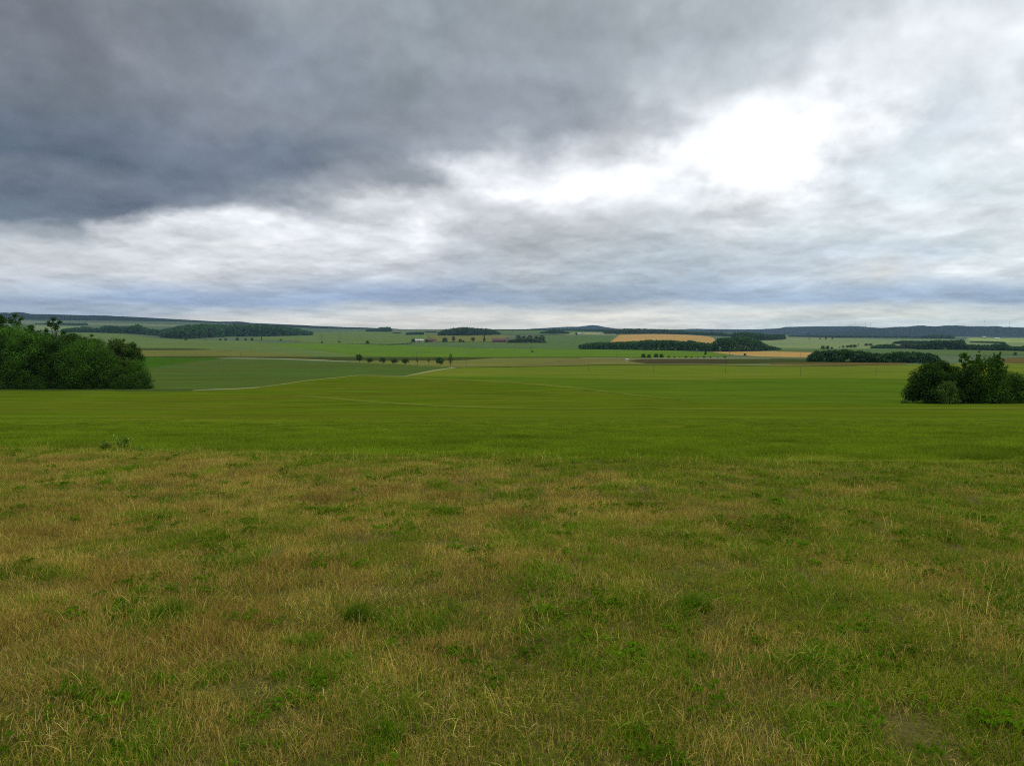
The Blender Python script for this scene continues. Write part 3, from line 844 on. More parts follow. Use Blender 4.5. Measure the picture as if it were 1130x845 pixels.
def right_bushes():
    Yb = 104.0
    def mk(name, seed, px, top, wpx, n, size, mat, kind, lab, cat, dy=0.0, base=0.0):
        Y = Yb + dy; h = height_for(px, Y, top)
        t = make_tree(name, seed, h, wpx * Y / F, n, size, mat, kind, base); place(t, px, Y, seed)
        tag(t, lab, cat)
    mk('round_bush', 201, 1023, 398.0, 50, 14000, 0.13, L_dark, 'bush', 'large rounded dark bush at the left end of the right hand thicket', 'bush')
    mk('round_bush', 202, 1036, 396.5, 40, 11000, 0.13, L_dark, 'round', 'dark domed tree behind the rounded bush of the right hand thicket', 'tree', 3)
    mk('flowering_shrub', 203, 1046, 419, 27, 4600, 0.11, L_lite, 'bush', 'smaller lighter green shrub in front of the right hand thicket', 'shrub', -3)
    mk('airy_tree', 204, 1064, 388, 26, 1800, 0.16, L_mid, 'airy', 'thin see-through tree in the middle of the right hand thicket', 'tree', 3)
    mk('spiky_bush', 205, 1086, 389.5, 62, 21000, 0.125, L_mid, 'spiky', 'tall bush with upright spiky shoots in the right hand thicket', 'bush')
    mk('round_bush', 206, 1062, 404, 44, 10000, 0.12, L_dark, 'bush', 'dark low bush between the light shrub and the spiky bush', 'bush', -0.5)
    mk('round_bush', 207, 1116, 409.5, 50, 10500, 0.12, L_mid, 'bush', 'mid green bush at the right edge of the photo beside the spiky bush', 'bush', 1)
    mk('round_bush', 208, 1150, 414, 44, 7000, 0.13, L_mid, 'bush', 'green bush at the outer right end of the right hand thicket', 'bush', 2)
    mk('weed_clump', 209, 999, 440.5, 11, 500, 0.11, L_lite, 'bush', 'tiny light weed clump at the left foot of the right hand thicket', 'weed', -1)


right_bushes()


def weeds():
    lw = leaf_mat('weed_leaf', (0.1352, 0.2553, 0.0230), (0.2027, 0.3402, 0.0346), (0.4506, 0.5444, 0.0806), 0.3, 3)
    for seed, px, row, hpx, wpx, n, lab in ((301, 117, 499.5, 9, 13, 420, 'small open weed with pale stems at the left edge of the meadow'),
                                            (302, 136, 500, 13, 18, 900, 'bushy dark green weed right of the open weed at the meadow edge'),
                                            (303, 155, 501, 6, 9, 150, 'low thin weed right of the bushy weed')):
        X, Y = unproject(px, row); X, Y = float(X), float(Y)
        rng = np.random.default_rng(seed); h = hpx * Y / F * 1.35; w = wpx * Y / F * 1.15
        root = empty('weed', (X, Y, float(ground_z(X, Y)) + 0.03))
        mb = MB(); cen = []; rad = []
        for i in range(9):
            az = i * 2.4; r = w * 0.45 * rng.uniform(0.2, 1); z = h * rng.uniform(0.45, 0.95)
            e = (r * math.cos(az), r * math.sin(az), z)
            mb.tube([(0, 0, 0), (e[0] * 0.4, e[1] * 0.4, z * 0.6), e], [0.006, 0.004, 0.002], 4)
            for s in (0.5, 0.75, 1.0): cen.append((e[0] * s, e[1] * s, z * s)); rad.append(0.055)
        V, Q = leaf_cloud(rng, cen, rad, n, 0.024, 0.1)
        mb.build('stem', G_straw, root); mesh_obj('leaves', V, Q, lw, root)
        tag(root, lab, 'weed', 'weeds along the meadow edge')


weeds()


# ---- small distant trees
def far_trees():
    used = {}
    def proto(kind):
        if kind not in used:
            args = {'round': (8.0, 7.4, 420, 0.55, L_dark, 'round', 0.18), 'low': (6.0, 7.4, 380, 0.55, L_dark, 'round', 0.22),
                    'thin': (8.0, 3.0, 70, 0.45, L_mid, 'tall', 0.3), 'poplar': (10.0, 4.0, 200, 0.5, L_mid, 'airy', 0.1),
                    'bush': (5.0, 6.5, 320, 0.55, L_dark, 'bush', 0.0), 'grey': (10.0, 7.0, 420, 0.6, L_grey, 'round', 0.1), 'cypress': (9.0, 3.2, 300, 0.5, L_dark, 'tall', 0.05)}[kind]
            nm = {'round': 'round_tree', 'low': 'low_tree', 'thin': 'sapling', 'poplar': 'poplar_tree', 'bush': 'field_bush', 'grey': 'willow_tree', 'cypress': 'cypress_tree'}[kind]
            used[kind] = (make_tree(nm, 400 + len(used), *args), args[0], [0])
            return used[kind][0], args[0]
        t, h, _ = used[kind]
        return copy_tree(t), h
    def put(kind, px, row, top, lab, group, cat='tree', wide=1.0):
        X, Y = unproject(px, row); Y = float(Y)
        t, h0 = proto(kind); s = height_for(px, Y, top) / h0
        place(t, px, Y, px * 0.7, s); t.scale = (s * wide, s * wide, s)
        tag(t, lab, cat, group)
    g = 'small trees along the track'
    put('round', 396.5, 399.6, 390.5, 'leftmost round tree of the row along the pale track', g)
    for i, (px, r, tp) in enumerate(((408, 400.3, 394.6), (422.3, 400.8, 394.2), (435, 401.4, 395.4), (447.5, 402, 395.4))):
        put('low', px, r, tp, '%s low flat tree in the row along the track, counted from the left' % ORD[i], g, 'tree', (1.2, 1.0, 1.3, 1.1)[i])
    put('thin', 460.3, 403, 394, 'bare thin sapling right of the four low trackside trees', g)
    put('thin', 473.4, 403.2, 393.5, 'second bare sapling, just left of the big round trackside tree', g)
    put('round', 485.5, 403.4, 393.6, 'big round dark tree near the right end of the trackside row', g, 'tree', 1.25)
    put('poplar', 497.4, 404.2, 390.0, 'tall slim tree at the right end of the trackside row', g)
    g = 'trees around the farm'
    put('bush', 405.5, 379.2, 375.6, 'single small tree on the dark hedge line left of the farm', g)
    put('bush', 491, 377.3, 371.8, 'left bush of the pair behind the pale roofed farm', g)
    put('grey', 500.5, 377.3, 370.8, 'taller dark tree of the group right of the pale roofed farm', g)
    put('bush', 508, 377.3, 373.6, 'small bush right of the tall farm tree', g)
    put('bush', 511.5, 377.5, 375.2, 'lowest bush in the gap right of the farm trees', g)
    put('round', 522, 377.3, 371.8, 'lone round tree midway between the two farms', g)
    put('cypress', 534.5, 377.3, 369.8, 'tall narrow brownish tree left of the reddish barn', g, 'tree', 1.3)
    put('bush', 471, 377.8, 374.0, 'dark bush beside the pale roofed barn', g)
    put('bush', 456, 377.6, 373.4, 'bush at the left gable of the pale roofed barn', g)
    for i, px in enumerate((572, 578, 585, 592, 598)):
        put('grey', px, 378, 369.5 + (0.8 if i % 2 else 0), '%s grey green tree of the clump right of the reddish barn' % ORD[i], 'grey green clump by the reddish barn', 'tree', 1.35)
    g = 'trees below the hillside wood'
    for i, (px, tp) in enumerate(((243, 373.4), (249, 372.9), (262, 372.4), (271, 372.8), (278, 372.6))):
        put('bush', px, 375.6, tp, '%s bush in the line under the hillside wood' % ORD[i], g, 'bush')
    put('cypress', 288.5, 375.8, 370.8, 'dark narrow cypress shaped tree under the hillside wood', g)
    for i, (px, r) in enumerate(((205, 375.8), (355.3, 378.6), (374.5, 377.9), (310, 376), (587.5, 388.6))):
        put('bush', px, r, r - 1.8, ['low dark scrub left of the bush line', 'dark scrub at the foot of the left pylon', 'dark scrub at the foot of the right pylon', 'tiny scrub right of the cypress shaped tree', 'low scrub in the lime green field'][i], g, 'bush', 1.4)
    g = 'trees in the pale pasture'
    for i, (px, tp) in enumerate(((926.5, 382.6), (930.5, 381.4), (935, 380.8), (939, 380.2), (943, 380))):
        put('low', px, 384.0, tp, '%s small tree of the spaced row in the pale pasture' % ORD[i], g)
    put('thin', 947, 383.6, 378.3, 'bare thin tree at the end of the spaced row', g)
    put('low', 956, 382, 378.8, 'left tree of the close pair in the pale pasture', g, 'tree', 1.2)
    put('low', 960.5, 382, 378.8, 'right tree of the close pair in the pale pasture', g, 'tree', 1.2)
    for i, (px, tp) in enumerate(((908, 381), (913, 381.2), (918, 382.6))):
        put('bush', px, 385.2, tp, '%s bush of the clump above the hedge wood' % ORD[i], g, 'bush')
    for i, (px, tp) in enumerate(((893, 372.8), (905, 372), (911.5, 371.0), (918.5, 371))):
        put('grey', px, 374.8, tp, '%s tree of the sparse line under the blue hill' % ORD[i], g)
    g = 'bushes by the ploughed strip'
    for i, (px, tp) in enumerate(((710, 390), (716, 390.6), (724, 389.8), (730, 390.2))):
        put('bush', px, 394.6, tp, '%s dark bush above the ploughed strip' % ORD[i], g, 'bush')
    for i, px in enumerate((738, 744, 750, 757, 763, 770, 777, 784, 792, 800)):
        put('bush', px, 394.8, 392.6 + 0.5 * (i % 3), '%s small bush in the thin hedge above the ploughed strip' % ORD[i], g, 'bush', 1.3)
    put('bush', 778.5, 391.3, 386.8, 'small dark bush beside the orange wheat strip', g, 'bush', 0.5)
    put('bush', 822, 392.4, 389.6, 'dark bush at the edge of the orange wheat strip', g, 'bush')
    put('bush', 1120, 392, 388.4, 'single bush on the bluish field at the right edge', g, 'bush')
    put('round', 636, 370.2, 366.6, 'round tree left of the pale stubble strip', g)
    put('round', 609, 369.4, 365.8, 'dark tree at the foot of the small skyline wood', g, 'tree', 0.7)


far_trees()


# ---- woods that read as one mass
def wood(name, lab, front, tops, depth, mat, seed, crown=9.0, per=46, step=None):
    rng = np.random.default_rng(seed)
    fx = [p[0] for p in front]; fr = [p[1] for p in front]; tx = [p[0] for p in tops]; tr = [p[1] for p in tops]
    X0, Y0 = unproject((fx[0] + fx[-1]) / 2, (fr[0] + fr[-1]) / 2)
    wm = (fx[-1] - fx[0]) / F * float(Y0)
    step = step or crown * 0.55
    nx = max(3, int(wm / step)); ny = max(2, int(depth / step))
    Vs, Qs, b = [], [], 0
    for j in range(ny):
        for i in range(nx):
            px = fx[0] + (fx[-1] - fx[0]) * (i + rng.uniform(0, 1)) / nx
            _, Yf = unproject(px, np.interp(px, fx, fr)); Yf = float(Yf)
            Y = Yf + depth * (j + rng.uniform(0, 1)) / ny
            h = height_for(px, Yf, float(np.interp(px, tx, tr))) * rng.uniform(0.80, 1.10)
            if h < 1.0: continue
            cr = min(crown * rng.uniform(0.35, 0.6), h * 0.55)
            X = (px - W0 / 2) / F * Y
            z0 = float(ground_z(X, Y))
            cs = [(X, Y, z0 + h - cr)]; rs = [cr]
            zz = h - cr * 1.9
            if j == 0 or i in (0, nx - 1):
                while zz > -cr * 0.3: cs.append((X + rng.normal(0, cr * 0.3), Y, z0 + max(zz, cr * 0.4))); rs.append(cr * 0.95); zz -= cr * 1.1
            V, Q = leaf_cloud(rng, cs, rs, per * len(cs), cr * 0.42, 0.6)
            Vs.append(V); Qs.append(Q + b); b += len(V)
    o = mesh_obj(name, np.concatenate(Vs), np.concatenate(Qs), mat)
    tag(o, lab, 'wood', None, 'stuff')


wood('woodland', 'long dark wood below the golden wheat field', [(640, 385.2), (700, 386), (760, 387), (810, 388.2), (862, 386)],
     [(640, 380.5), (645, 379.2), (662, 377.6), (690, 377.2), (715, 375.4), (735, 375.2), (757, 377), (760, 375.6), (785, 379.4), (792, 374.2), (800, 373), (825, 371.6), (835, 375), (845, 380.2), (855, 382.6), (862, 384.6)], 60, L_far, 501, 10)
wood('hedge_wood', 'long rounded hedge wood left of the right hand thicket', [(894, 399.3), (960, 400.2), (1036, 400.6)],
     [(894, 391), (900, 387.5), (912, 386.4), (935, 385.4), (955, 388.4), (975, 390), (990, 388), (1010, 388.2), (1030, 390), (1036, 396)], 30, L_far, 502, 7)
wood('woodland', 'dark oblong wood on the skyline left of centre', [(485, 370.2), (515, 370.4), (545, 369.4), (552, 369)],
     [(485, 367), (492, 363.8), (510, 361.4), (525, 362.4), (540, 363.2), (546, 365), (552, 367.6)], 300, L_far, 503, 22)
wood('hillside_wood', 'large dark wood filling the hillside on the left', [(180, 372.6), (205, 374), (250, 371.4), (300, 371.2), (345, 369.8)],
     [(180, 367), (200, 361.4), (220, 359.4), (250, 360), (280, 359.4), (300, 360), (330, 364), (345, 367.6)], 700, L_far, 504, 26)
wood('valley_wood', 'winding tree belt in the left valley behind the copse', [(70, 366.6), (110, 367), (150, 368.4), (185, 371.2)],
     [(70, 363), (96, 360.6), (110, 362.4), (118, 359.2), (140, 360.6), (155, 358), (162, 362.5), (170, 363), (185, 365.8)], 120, L_far, 505, 20)
wood('valley_wood', 'small dark belt on the pale left hillside', [(40, 357.6), (70, 358.6), (97, 359)], [(40, 356.6), (70, 356.2), (97, 356.6)], 120, L_far, 506, 22)
wood('skyline_wood', 'dark trees on the skyline left of centre', [(405, 366), (431, 366.2)], [(405, 363.4), (415, 363), (420, 361.2), (431, 361)], 150, L_far, 507, 22)
wood('tree_belt', 'short tree belt under the skyline left of the oblong wood', [(449, 369.6), (467, 369.4)], [(449, 366.8), (467, 366.2)], 60, L_far, 508, 16)
wood('tree_belt', 'thin tree belt nearest the skyline left of the oblong wood', [(434, 367.9), (442, 368)], [(434, 366.8), (442, 366.6)], 50, L_far, 520, 14)
wood('tree_belt', 'thin tree belt above the short one left of the oblong wood', [(469, 367), (481, 367)], [(469, 365.6), (481, 365.2)], 50, L_far, 509, 16)
wood('skyline_wood', 'ragged wood strip above the golden wheat field', [(668, 368.6), (720, 368.4), (760, 369.2), (808, 371.4)],
     [(668, 364.6), (690, 363), (720, 363.4), (740, 364), (760, 366), (780, 366.6), (795, 367.2), (808, 369)], 350, L_far, 510, 20)
wood('skyline_wood', 'small domed wood left of the pale stubble strip', [(596, 368), (612, 368.4), (628, 368.2)], [(596, 366.6), (604, 365), (612, 362.8), (622, 365.2), (628, 366.8)], 160, L_far, 511, 18)
wood('skyline_wood', 'thin line of trees along the green skyline right of the oblong wood', [(546, 364.6), (600, 364.4), (680, 366.2)], [(546, 363.6), (580, 363.2), (620, 363.2), (680, 363.6)], 60, L_far, 512, 14)
wood('tree_belt', 'dark tree belt right of the long wood, under the blue hill', [(808, 376), (850, 375.4), (864, 374.6)], [(808, 367.4), (820, 366.8), (838, 368), (850, 369.4), (864, 368.6)], 150, L_far, 513, 16)
wood('tree_belt', 'dark line of trees at the foot of the blue hill', [(870, 371.6), (930, 372.4), (1040, 373.2)], [(870, 370), (930, 370.2), (1040, 371.2)], 80, L_far, 514, 16)
wood('valley_wood', 'long dark tree belt in the valley above the right hand thicket', [(1012, 385.6), (1060, 386), (1130, 387.6), (1250, 388)],
     [(1012, 380), (1020, 377), (1030, 375.6), (1045, 375.8), (1060, 375), (1066, 380), (1090, 381), (1098, 379.6), (1106, 378.6), (1116, 382.4), (1130, 382), (1250, 382)], 90, L_far, 515, 13)
wood('valley_wood', 'low tree clump left of the long valley tree belt', [(962, 384.8), (985, 385), (992, 385)], [(962, 381.4), (970, 380), (985, 379.6), (992, 382)], 60, L_far, 516, 13)
wood('valley_wood', 'pale grey green willows between the dark valley belts', [(988, 385), (1014, 385.2)], [(988, 382), (1000, 378.4), (1014, 378.6)], 50, L_grey, 517, 12, 30)
wood('valley_wood', 'thin dark belt behind the pale willows', [(986, 379.6), (1020, 380)], [(986, 377), (994, 375.8), (1020, 376)], 60, L_far, 518, 13)
wood('tree_belt', 'dark hedge line in the light pasture under the forested hill', [(1070, 378.2), (1108, 379)], [(1070, 376.8), (1084, 376.2), (1108, 377)], 40, L_far, 519, 12)
wood('tree_belt', 'dark trees at the foot of the forested hill on the right', [(1016, 373.4), (1052, 373.8)], [(1016, 370), (1030, 369.2), (1052, 370)], 100, L_far, 521, 15)
wood('field_hedge', 'low dark hedge left of the farm in the green field', [(383, 379.6), (430, 380.8), (455, 379.6)], [(383, 379), (430, 379.7), (455, 378.2)], 8, L_far, 522, 7, 30)
wood('field_hedge', 'dark hedge running right from the oblong wood', [(548, 369.4), (600, 369.6), (625, 369.6)], [(548, 368.6), (600, 368.9), (625, 369)], 10, L_far, 523, 9, 24)
wood('field_hedge', 'thin hedge in front of the farm trees', [(482, 377.7), (545, 377.9)], [(482, 377), (545, 377.2)], 8, L_far, 524, 7, 24)

wood('tree_belt', 'grey green scrub around the foot of the clump right of the reddish barn', [(561, 378.4), (602, 378.4)], [(561, 374.8), (575, 373.0), (590, 373.4), (602, 376.2)], 25, L_grey, 525, 8, 40)

# ---- far hills
def hill(name, lab, D, prof, thick, seed, mat, foot):
    rng = np.random.default_rng(seed)
    px = np.linspace(prof[0][0], prof[-1][0], 220)
    top = np.interp(px, [p[0] for p in prof], [p[1] for p in prof])
    k = np.ones(5) / 5; top = np.convolve(np.pad(top, 2, 'edge'), k, 'valid')
    vv = np.linspace(-1, 1, 22)
    V = np.zeros((len(vv), len(px), 3))
    for i, v in enumerate(vv):
        Y = D + thick * v
        X = (px - W0 / 2) / F * D * (1 + 0.02 * v)
        zt = EYE + D * slope_of_row(top); zf = EYE + D * float(slope_of_row(foot))
        prf = max(0.0, 1 - abs(v) ** 1.8)
        rel = np.array([mnoise.fractal(Vector((x * 0.0022, Y * 0.0022, seed)), 0.9, 2.1, 5) for x in X])
        V[i] = np.stack([X, np.full_like(X, Y), zf + (zt - zf) * prf + rel * (zt - zf) * 0.16 * (prf < 0.97)], -1)
    a = np.arange(V.shape[0] * V.shape[1]).reshape(V.shape[:2])
    Q = np.stack([a[:-1, :-1], a[:-1, 1:], a[1:, 1:], a[1:, :-1]], -1).reshape(-1, 4)
    tag(mesh_obj(name, V.reshape(-1, 3), Q, mat, smooth=True), lab, 'hill', None, 'structure')


M_hillwood = crop_mat('hill_forest', (0.012, 0.020, 0.011), 0.5, (0.020, 0.030, 0.015), 0.6, 0.0, 260, 60)
hill('hills', 'long forested hill on the right skyline', 9000, [(1380, 363), (1130, 361.4), (1100, 360.6), (1060, 359.8), (1030, 360), (1000, 360.4), (980, 361.4), (965, 362.4), (930, 365), (880, 369), (860, 372)][::-1], 1100, 31, M_hillwood, 374.5)
hill('hills', 'paler blue hill left of the forested hill', 11500, [(780, 364.6), (830, 363.8), (860, 362.2), (868, 360.8), (890, 360.2), (930, 360), (950, 360.6), (975, 362.2), (1010, 365), (1060, 368)], 1200, 32, M_hillwood, 373)
hill('hills', 'thin distant blue ridge right of centre', 12500, [(680, 365), (740, 363.6), (775, 363), (830, 363.6), (880, 364)], 900, 33, M_hillwood, 368)
hill('hills', 'small round hill on the skyline near the middle', 12000, [(570, 364), (600, 362), (620, 360.8), (640, 361), (648, 359.8), (653, 358.8), (660, 359.4), (667, 360.8), (680, 362.6), (705, 364)], 700, 34, M_hillwood, 366.5)
hill('hills', 'dark blue wooded ridge on the left skyline', 6900, [(-260, 345), (0, 345.8), (60, 346.8), (100, 348.0), (150, 349.6), (200, 352.4), (250, 355.2), (300, 357.2), (340, 359.2), (380, 360.8), (420, 362.2), (450, 363.6)], 420, 35, M_hillwood, 366)


# ------------------------------------------------------------------ buildings, poles, pylons, turbines
M_pole = plain_mat('weathered_wood', (0.09, 0.075, 0.06), 0.3, 3)
M_steel = plain_mat('galvanised_steel', (0.16, 0.17, 0.18), 0.1, 3, 0.5)
M_white = plain_mat('white_paint', (0.74, 0.74, 0.73), 0.06, 1, 0.5)
M_wall = plain_mat('old_render', (0.42, 0.37, 0.31), 0.15, 0.6)
M_brick = plain_mat('dark_brick', (0.16, 0.085, 0.06), 0.3, 0.8)
M_roofp = plain_mat('pale_sheet_roof', (0.58, 0.56, 0.54), 0.08, 0.5, 0.6)
M_roofb = plain_mat('brown_tile_roof', (0.15, 0.085, 0.06), 0.25, 0.7)
M_glass = plain_mat('dark_window', (0.02, 0.023, 0.028), 0.1, 1, 0.15)


def building(name, px, row, wpx, hpx, roofpx, mw, mr, lab, door=True, rz=0.0):
    X, Y = unproject(px, row); X, Y = float(X), float(Y)
    k = Y / F; w = wpx * k; h = hpx * k; r = roofpx * k; d = w * 0.55
    root = empty(name, (X, Y, float(ground_z(X, Y)) - 0.3), rz)
    mb = MB(); mb.box(-w / 2, w / 2, -d / 2, d / 2, 0, h + 0.3)
    mb.build('wall', mw, root)
    mb = MB(); mb.prism(-w / 2 - 0.5, w / 2 + 0.5, -d / 2 - 0.6, d / 2 + 0.6, h + 0.302, h + 0.3 + r); mb.build('roof', mr, root)
    nwin = max(2, int(w / 9))
    if door:
        mb = MB(); mb.box(-w * 0.06, w * 0.06, -d / 2 - 0.06, -d / 2 - 0.003, 0.3, 0.3 + h * 0.72); mb.build('door', M_roofb, root)
    for i in range(nwin):
        x = -w / 2 + w * (i + 0.5) / nwin
        if door and abs(x) < w * 0.1: continue
        mb = MB(); mb.box(x - 0.7, x + 0.7, -d / 2 - 0.05, -d / 2 - 0.004, 0.3 + h * 0.45, 0.3 + h * 0.75); mb.build('window', M_glass, root)
    tag(root, lab, 'building')


building('barn', 462.5, 377.4, 9.5, 2.0, 1.2, M_wall, M_roofp, 'barn with a pale sheet roof at the left end of the farm', True, 0.2)
building('farmhouse', 474, 377.3, 8, 2.1, 1.4, M_brick, M_roofb, 'brown roofed farmhouse right of the pale roofed barn', True, -0.1)
building('farmhouse', 479.5, 377.0, 5, 1.8, 1.1, M_wall, M_roofb, 'small light walled house at the right end of the farm', True, 0.1)
building('barn', 551, 377.6, 15, 2.6, 2.0, M_brick, M_roofb, 'long reddish brown barn left of the grey green clump', True, 0.08)
building('house', 560, 376.4, 3, 2.6, 1.2, M_wall, M_roofb, 'small pale house at the right gable of the reddish barn', True, 0.2)
building('house', 129, 365.2, 5, 1.0, 0.7, M_white, M_roofp, 'tiny white house among the valley trees behind the copse', True, 0.1)
building('house', 1086, 373.6, 3, 1.6, 1.0, M_wall, M_roofp, 'tiny pale house under the forested hill', True, 0.0)
building('house', 1100, 374.2, 5, 0.9, 0.9, M_white, M_roofp, 'low white farm building right of the tiny pale house', True, 0.0)
building('hut', 691.8, 398.7, 2.3, 2.0, 0.9, M_white, M_roofp, 'small white hut beside the ploughed strip', True, 0.0)
building('house', 639, 369.3, 4, 1.0, 1.0, M_wall, M_roofp, 'small pale house right of the small domed wood', True, 0.1)


def poles():
    def mk():
        root = empty('utility_pole', (0, 0, 0))
        mb = MB(); mb.tube([(0, 0, -0.4), (0, 0, 4), (0, 0, 8)], [0.15, 0.13, 0.10], 8); mb.build('post', M_pole, root, True)
        mb = MB(); mb.box(-0.75, 0.75, -0.05, 0.05, 7.5, 7.62); mb.build('crossarm', M_pole, root)
        for x in (-0.65, 0, 0.65):
            mb = MB(); mb.tube([(x, 0, 7.621), (x, 0, 7.72), (x, 0, 7.8)], [0.04, 0.06, 0.03], 6); mb.build('insulator', M_white, root)
        return root
    src = mk(); first = True
    spots = [(265.5, 394.0, 387.2, 'utility pole above the pale track, left of the roadside trees'),
             (515, 404.0, 395, 'utility pole right of the tall slim trackside tree'),
             (580.4, 407.0, 399.8, 'utility pole alone in the middle of the tan pasture'),
             (649.4, 408.2, 400.4, 'utility pole below the white hut, to its left'),
             (721.5, 411.4, 401.2, 'utility pole in front of the ploughed strip'),
             (800.5, 412, 402.2, 'utility pole below the orange wheat strip, to its left'),
             (883.3, 414, 403.4, 'utility pole below the left end of the hedge wood'),
             (966.6, 415.4, 405, 'utility pole left of the right hand thicket'),
             (459.8, 396.2, 388.0, 'thin pole behind the bare trackside sapling'),
             (883.6, 394.4, 387.4, 'thin pole standing in the orange wheat strip'),
             (805, 392.2, 383.2, 'thin pole in front of the end of the long wood'),
             (680.5, 394.2, 387, 'thin pole in the lime green field under the long wood')]
    for px, row, top, lab in spots:
        X, Y = unproject(px, row); Y = float(Y)
        t = src if first else copy_tree(src); first = False
        place(t, px, Y, 0.3, height_for(px, Y, top) / 8.0)
        tag(t, lab, 'utility pole', 'utility poles across the valley')
    # lattice pylons
    root = empty('pylon', (0, 0, 0)); mb = MB(); H = 30.0
    for sx in (-1, 1):
        for sy in (-1, 1):
            mb.tube([(sx * 2.4, sy * 2.4, -0.5), (sx * 0.8, sy * 0.8, 18), (sx * 0.25, sy * 0.25, H)], [0.16, 0.12, 0.08], 5)
    for i in range(8):
        z0 = i * 3.6; z1 = z0 + 3.6
        w = lambda z: 2.4 - 1.6 * min(z / 18, 1) - 0.55 * max(0, (z - 18) / 12)
        for sy in (-1, 1):
            mb.tube([(-w(z0), sy * w(z0), z0), (w(z1), sy * w(z1), z1)], [0.07, 0.07], 4)
            mb.tube([(w(z0), sy * w(z0), z0), (-w(z1), sy * w(z1), z1)], [0.07, 0.07], 4)
    mb.build('lattice_mast', M_steel, root)
    for z, l in ((19, 4.5), (23, 5.5), (27, 3.8)):
        mb = MB(); mb.tube([(-l, 0, z), (0, 0, z + 0.8), (l, 0, z)], [0.08, 0.15, 0.08], 5); mb.build('crossarm', M_steel, root)
    for i, (px, row, top, lab) in enumerate(((355.2, 378.6, 367.2, 'left lattice pylon in the green field below the hillside wood'), (374.6, 377.9, 366.2, 'right lattice pylon in the green field below the hillside wood'),
                                             (586.5, 388.6, 379, 'lattice pylon in the lime green field below the grey green clump'))):
        t = root if i == 0 else copy_tree(root); X, Y = unproject(px, row); Y = float(Y)
        place(t, px, Y, 0.5, height_for(px, Y, top) / H); tag(t, lab, 'pylon', 'pylons in the green fields')
    # wind turbines on the hills
    root = empty('wind_turbine', (0, 0, 0))
    mb = MB(); mb.tube([(0, 0, -3), (0, 0, 40), (0, 0, 80)], [2.1, 1.7, 1.2], 12); mb.build('tower', M_white, root, True)
    mb = MB(); mb.box(-1.6, 1.6, -3.2, 5, 80.01, 83.2); mb.build('nacelle', M_white, root)
    for k in range(3):
        a = math.radians(90 + 120 * k + 12); c, s = math.cos(a), math.sin(a)
        mb = MB(); mb.tube([(0, -4, 81.6), (c * 10, -4, 81.6 + s * 10), (c * 40, -4, 81.6 + s * 40)], [1.1, 1.4, 0.3], 6)
        mb.build('blade', M_white, root)
    for i, (px, D, base, top, lab) in enumerate(((1084.5, 9200, 360.6, 353.5, 'wind turbine standing highest on the forested hill'), (1112.5, 9600, 361.2, 356, 'faint wind turbine at the right end of the forested hill'),
                                                 (942, 11800, 360.4, 356.4, 'left faint wind turbine on the paler blue hill'), (954, 11900, 360.8, 356, 'middle faint wind turbine on the paler blue hill'), (959.5, 11850, 361.4, 356.2, 'right faint wind turbine on the paler blue hill'))):
        t = root if i == 0 else copy_tree(root)
        t.location = ((px - 565) / F * D, D, EYE + D * float(slope_of_row(base)) - 8)
        s = D * float(slope_of_row(top) - slope_of_row(base)) / 84
        t.scale = (s, s, s); t.rotation_euler = (0, 0, 0.2 * i)
        tag(t, lab, 'wind turbine', 'wind turbines on the far hills')


poles()

# ------------------------------------------------------------------ haze
def haze():
    m, nt, nd, lk = new_mat('pale_haze')
    out = N(nt, 'ShaderNodeOutputMaterial'); v = N(nt, 'ShaderNodeVolumePrincipled')
    v.inputs['Color'].default_value = (0.42, 0.66, 1.0, 1); v.inputs['Density'].default_value = HAZE
    v.inputs['Anisotropy'].default_value = 0.0
    lk.new(v.outputs[0], out.inputs['Volume'])
    mb = MB(); mb.box(-26000, 26000, -200, 15500, -260, 330)
    o = mb.build('haze', m); tag(o, 'thin pale blue haze over the farmland', 'haze', None, 'stuff')


HAZE = 3.0e-5
haze()

